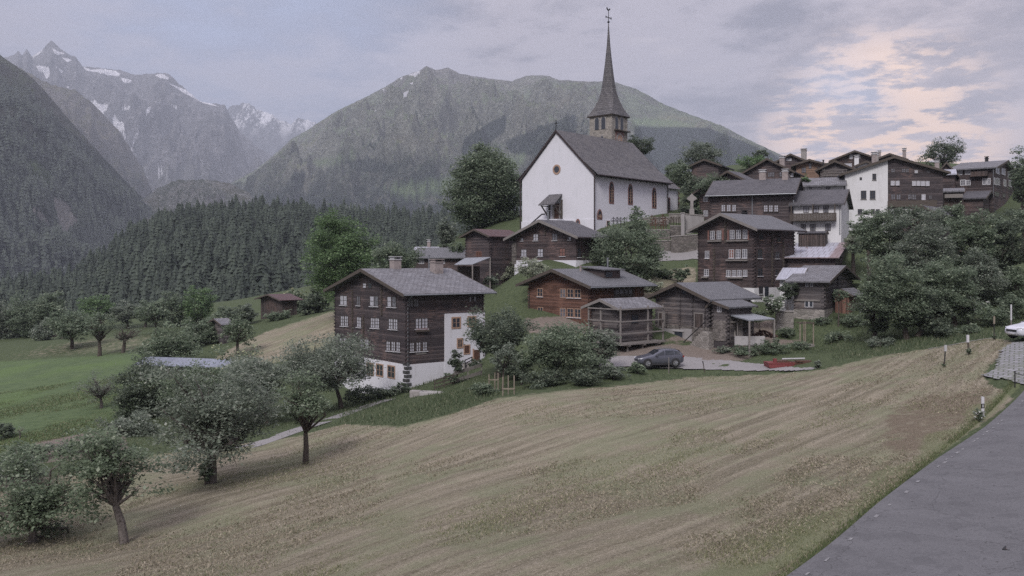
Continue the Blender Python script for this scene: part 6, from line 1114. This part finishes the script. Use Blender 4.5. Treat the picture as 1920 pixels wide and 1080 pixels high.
# drain grate on the road
a = EDGE[0]; dR = (EDGE[1]-EDGE[0]).normalized(); nR = Vector((dR.y, -dR.x, 0)); q = hit(1879, 1036); ez = q.z+.075; e = empty('drain_grate', (q.x, q.y, ez), math.atan2(dR.y, dR.x), 'rusty rectangular grate set in the asphalt at the bottom right corner', 'grate'); m = MB(); m.box(0, 2.2, -1.3, -1.24, -.02, .02); m.box(0, 2.2, -.06, 0, -.02, .02); m.box(0, .06, -1.24, -.06, -.02, .02); m.box(2.14, 2.2, -1.24, -.06, -.02, .02); m.build('frame', 'iron', e)
m = MB(); 
for k in range(26): m.box(.1+k*.08, .13+k*.08, -1.24, -.06, -.015, .012)
m.build('grate_bars', 'wood_door', e); m = MB(); m.box(.06, 2.14, -1.24, -.06, -.02, -.012); m.build('pit', 'render_grey', e)

# ---------------------------------------------------------------- vehicles
MT['paint_grey'] = m_plain('dark_grey_car_paint', (.095, .10, .125), .25, .05, 1, .4, spec=.6, bump=0); MT['paint_white'] = m_plain('silver_white_car_paint', (.56, .57, .62), .25, .05, 1, .2, spec=.6, bump=0)
MT['tyre'] = m_plain('tyre_rubber', (.018, .018, .019), .85, .2); MT['rim'] = m_plain('alloy_rim', (.30, .31, .33), .35, .1, 2, .7); MT['rim_dark'] = m_plain('black_rim', (.04, .04, .042), .35, .1, 2, .5); MT['car_glass'] = m_glass('car_glass', (.02, .024, .03), .08)
MT['lamp'] = m_plain('clear_lamp', (.55, .56, .6), .15, .05, bump=0); MT['lamp_red'] = m_plain('red_lamp', (.18, .02, .02), .2, .05, bump=0); MT['red_paint'] = m_plain('faded_red_paint', (.17, .045, .045), .55, .35, 4); MT['black_plastic'] = m_plain('black_plastic', (.03, .03, .033), .6, .1)
def car(label, loc, rz, paint, rim, w=.92):
    e = empty('parked_car', loc, rz, label, 'car')
    #      x    zbot belt  roof  halfw  roofhalf
    st = [(-.02, .42, .60, .62, .62, .55), (.06, .30, .74, .78, .80, .70), (.25, .24, .84, .90, .88, .78), (.70, .22, .93, .99, .92, .80), (1.22, .22, 1.0, 1.07, .92, .80), (1.55, .22, 1.02, 1.28, .92, .74), (2.0, .22, 1.04, 1.54, .92, .69), (2.5, .22, 1.05, 1.63, .92, .68), (3.1, .22, 1.07, 1.64, .92, .67), (3.7, .24, 1.10, 1.58, .91, .66), (4.05, .28, 1.10, 1.42, .89, .66), (4.28, .34, 1.05, 1.12, .84, .68), (4.38, .42, .80, .84, .74, .60)]
    def ringpts(t):
        x, zb, bl, rf, hw, rw = t; return [(x, y, z) for y, z in ((hw*.86, zb), (hw, zb+.12), (hw*1.0, (zb+bl)/2+.06), (hw*.975, bl), (rw+(hw-rw)*.08, rf-.05*(1 if rf-bl > .2 else .3)), (rw*.78, rf))]
    V = []; Fc = []
    for t in st: h_ = ringpts(t); V += h_+[(x, -y, z) for x, y, z in h_[::-1]]
    n = 12
    for i in range(len(st)-1):
        for k in range(n): q = (k+1) % n; Fc.append((i*n+k, i*n+q, (i+1)*n+q, (i+1)*n+k))
    Fc.append(tuple(range(n))[::-1]); Fc.append(tuple((len(st)-1)*n+k for k in range(n)))
    m = MB(); m.v = V; m.f = Fc; m.uvs = [None]*len(Fc); body = m.build('body', paint, e, smooth=True); es = body.modifiers.new('split', 'EDGE_SPLIT'); es.split_angle = R(35)
    sp_ = body.modifiers.new('sub', 'SUBSURF'); sp_.levels = 1; sp_.render_levels = 1; body.modifiers.remove(es)
    def rp(x):
        xs_ = [t[0] for t in st]; return tuple(np.interp(x, xs_, [t[j] for t in st]) for j in range(6))
    for sg in (1, -1):
        for x0, x1 in ((1.55, 2.45), (2.53, 3.35), (3.43, 3.98)):
            q = []
            for x, f_ in ((x0, .14), (x1, .14), (x1, .86), (x0, .86)):
                t = rp(x); a = ringpts(t)[3]; b_ = ringpts(t)[4]; y = a[1]+(b_[1]-a[1])*f_; z = a[2]+(b_[2]-a[2])*f_; q.append((x+(.12 if (x == x0 and f_ > .5 and x0 < 2) else 0), sg*(y+.012), z))
            m = MB(); m.extr(q, (0, .012*sg, 0)); m.build('side_window', 'car_glass', e)
        m = MB(); m.box(1.55, 1.75, sg*.93, sg*1.07, 1.02, 1.16); m.build('wing_mirror', paint, e); m = MB(); m.box(2.05, 3.6, sg*.62, sg*.66, 1.66, 1.70); m.build('roof_rail', 'rim', e)
        m = MB(); m.box(.60, 3.95, sg*.905, sg*.945, .22, .36); m.build('sill_cladding', 'black_plastic', e)
        m = MB(); m.extr([(.04, sg*.50, .70), (.20, sg*.83, .74), (.42, sg*.905, .84), (.16, sg*.80, .85), (.02, sg*.50, .79)], (-.03, sg*.012, .012)); m.build('headlight', 'lamp', e); m = MB(); m.box(4.20, 4.36, sg*.62, sg*.86, .88, 1.02); m.build('tail_light', 'lamp_red', e)
    def across(x0, z0, x1, z1, w0, w1, nm): m = MB(); m.extr([(x0, -w0, z0), (x0, w0, z0), (x1, w1, z1), (x1, -w1, z1)], (-.015 if nm == 'windscreen' else .015, 0, .012)); m.build(nm, 'car_glass', e)
    across(1.30, 1.10, 1.98, 1.55, .70, .62, 'windscreen'); across(4.24, 1.15, 3.92, 1.50, .62, .58, 'rear_window'); m = MB(); m.box(-.03, .05, -.50, .50, .55, .70); m.build('grille', 'black_plastic', e); m = MB(); m.box(-.04, .04, -.26, .26, .40, .51); m.build('number_plate', 'frame_white', e)
    for x in (.82, 3.48):
        for sg in (1, -1):
            wm = MB(); prof_ = [(.20, -.11), (.33, -.11), (.355, -.07), (.355, .07), (.33, .11), (.20, .11)]; wm.lathe(prof_, (x, sg*.82, .355), 22, 'y'); wo = wm.build('wheel', 'tyre', e, True); ar = MB(); ar.lathe([(.43, -.02), (.43, .012)], (x, sg*.917, .40), 22, 'y'); ar.build('wheel_arch', 'black_plastic', e)
            wo.location.y += sg*.03; rm_ = MB(); rm_.lathe([(.235, 0), (.235, .012)], (x, sg*.945, .355), 18, 'y')
            rm_.build('rim', rim, wo).location.y = -sg*.03+sg*.02
            for k in range(5): a = k*1.2566; sp2 = MB(); sp2.tube((x, sg*.975, .355), (x+.21*math.cos(a), sg*.972, .355+.21*math.sin(a)), .035, .025, 5); sp2.build('spoke', 'rim', wo)
    return e
p = P(1193, 676, 82.2); q = ground_at(1234, 83); ce = car('dark grey sports utility car parked on the gravel yard beside the stilted granary', (p.x, p.y, h1(q.x, q.y)+.06), R(10), 'paint_grey', 'rim')
p = P(1896.5, 628, 61.5); ce2 = car('white car cut off by the right picture edge on the paved forecourt', (p.x, p.y, h1(p.x+1, p.y)+.05), R(8), 'paint_white', 'rim_dark')
p = hit(1443, 693); e = empty('red_trailer', (p.x, p.y, p.z), R(4), 'low faded red farm trailer carrying a silver bar beside the gravel yard', 'trailer'); m = MB(); Lr = 4.1
m.extr([(0, 0, .12), (2.3, 0, .12), (2.3, 0, .55), (-.08, 0, .60)], (0, 1.4, 0)); m.build('tray', 'red_paint', e); m = MB(); m.box(-.1, 2.35, -.03, -.002, .50, .60); m.build('tray_rim', 'red_paint', e)
m = MB(); m.box(2.31, Lr-.2, .3, 1.3, .25, .60); m.box(2.6, 3.2, .2, .7, .60, .74); m.box(.8, 2.0, .3, 1.2, .56, .72); m.box(3.3, Lr, .5, 1.1, .6, .7); m.build('machinery', 'wood_door', e); m = MB(); m.tube((1.35, .5, .88), (3.5, .6, .90), .07, n=8); m.build('silver_bar', 'cap', e); m = MB(); m.box(.45, .75, .2, .4, .56, .95); m.build('upright', 'red_paint', e)
for x in (1.0, 3.0):
    for y in (.15, 1.2): m = MB(); m.lathe([(.12, -.07), (.24, -.07), (.24, .07), (.12, .07)], (x, y, .14), 14, 'y'); m.build('wheel', 'tyre', e)

# ---------------------------------------------------------------- grass
MT['g_hay'] = m_leaf('cut_hay', (.135, .12, .08), (.40, .355, .27), (.15, .165, .09), .3); MT['g_green'] = m_leaf('grass_blades', (.075, .10, .045), (.14, .17, .075), (.25, .24, .15), .3)
MT['g_field'] = m_leaf('field_blades', (.13, .145, .075), (.25, .25, .145), (.40, .36, .26), .3); MT['g_dark'] = m_leaf('tall_grass_blades', (.06, .085, .045), (.115, .145, .08), (.19, .20, .13), .3)
def blades(name, x, y, hgt, wid, mat, label, lie=.5):
    n = len(x); z = H(x, y)+.01; a = rng.uniform(0, 6.28, n); l = rng.uniform(0, 1, n)*lie*hgt*2.2; b = a+rng.normal(0, 1, n); dx, dy = np.cos(a)*wid, np.sin(a)*wid
    V = np.stack([np.stack([x-dx, y-dy, z-.03], -1), np.stack([x+dx, y+dy, z-.03], -1), np.stack([x+np.cos(b)*l, y+np.sin(b)*l, z+hgt*(1-.6*(l/(hgt*2.2)))], -1)], 1).reshape(-1, 3)
    return tag(link(name, np_mesh(name, V, np.arange(3*n).reshape(n, 3), MT[mat])), label, kind='stuff')
def samp(n, y0, y1, p, x0=-130, x1=2050):
    u = rng.random(n); Y = (y0**(1-p)+u*(y1**(1-p)-y0**(1-p)))**(1/(1-p)); X = (rng.uniform(x0, x1, n)-CX)/F*Y; return X, Y
def rg(X, Y): Z = H(X, Y); return regions(CX+F*X/Y, HOR-F*Z/Y, Y)
def offroad(X, Y): return ~(((X-EDGE[0].x)*dR.y-(Y-EDGE[0].y)*dR.x > -.05) & (Y < 62))
X, Y = samp(430000, 23, 82, 1.7); g = rg(X, Y); v = (X*.747-Y*.665); row = np.array([mn.noise(Vector((a*.9, b*.12, 0))) for a, b in zip(v, X*.665+Y*.747)])
k = (g['hay'] > .5) & offroad(X, Y) & (rng.random(len(X)) < .55+row*.9); 
kg = k & (np.array([mn.noise(Vector((a*.09, b*.09, 7))) for a, b in zip(X, Y)])+rng.normal(0, .12, len(X)) > .12)
kh = k & ~kg
blades('mown_hay', X[kh], Y[kh], rng.uniform(.02, .10, kh.sum()), rng.uniform(.012, .03, kh.sum())*(.5+Y[kh]/45), 'g_hay', 'short dry stubble and cut hay lying over the sloping field', 1.2)
blades('field_grass', X[kg], Y[kg], rng.uniform(.03, .09, kg.sum()), rng.uniform(.01, .02, kg.sum())*(.5+Y[kg]/45), 'g_field', 'greener short grass patches within the mown field', .8)
X, Y = samp(150000, 60, 150, 1.2); g = rg(X, Y); px = CX+F*X/Y; py = HOR-F*H(X, Y)/Y
k = (g['hay'] < .4) & (g['meadow'] < .4) & (g['dirt'] < .4) & (py > 500) & offroad(X, Y) & ~((px > 1860) & (py > 640)) & ~((px > 1090) & (px < 1560) & (py > 664) & (py < 700)); tallz = np.maximum(polymask(px, py, [(1380,600),(1620,540),(1930,500),(1930,628),(1780,645),(1600,672),(1380,682)], 10), polymask(px, py, [(630,740),(900,700),(930,745),(760,805),(640,795)], 8))
k &= (rng.random(len(X)) < .45+.55*tallz); hs = rng.uniform(.06, .18, k.sum())+tallz[k]*rng.uniform(.03, .26, k.sum())*(Y[k] > 70)
for a, b_ in (((1500-960), 91),): pass
blades('tall_grass', X[k], Y[k], hs, rng.uniform(.025, .055, k.sum()), 'g_dark', 'unmown grass and weeds on the banks round the houses', .35)
# fringe along the road
n = 9000; t = rng.uniform(-8, 45, n); o_ = -np.abs(rng.normal(0, .22, n))-.02; X = EDGE[0].x+dR.x*t-nR.x*(-o_)*1.0; Y = EDGE[0].y+dR.y*t+(-nR.y)*(-o_)*1.0
blades('verge_grass', X, Y, rng.uniform(.04, .14, n), rng.uniform(.008, .02, n), 'g_green', 'ragged green grass fringe along the asphalt edge', .5)
X, Y = samp(60000, 70, 112, 1.2, -130, 420); g = rg(X, Y); k = g['meadow'] > .5
blades('meadow_grass', X[k], Y[k], rng.uniform(.05, .13, k.sum()), rng.uniform(.03, .06, k.sum()), 'g_green', 'lush green grass tufts of the lower meadow', .4)


bpy.context.scene.cycles.use_denoising = False
bpy.context.scene.cycles.use_adaptive_sampling = False
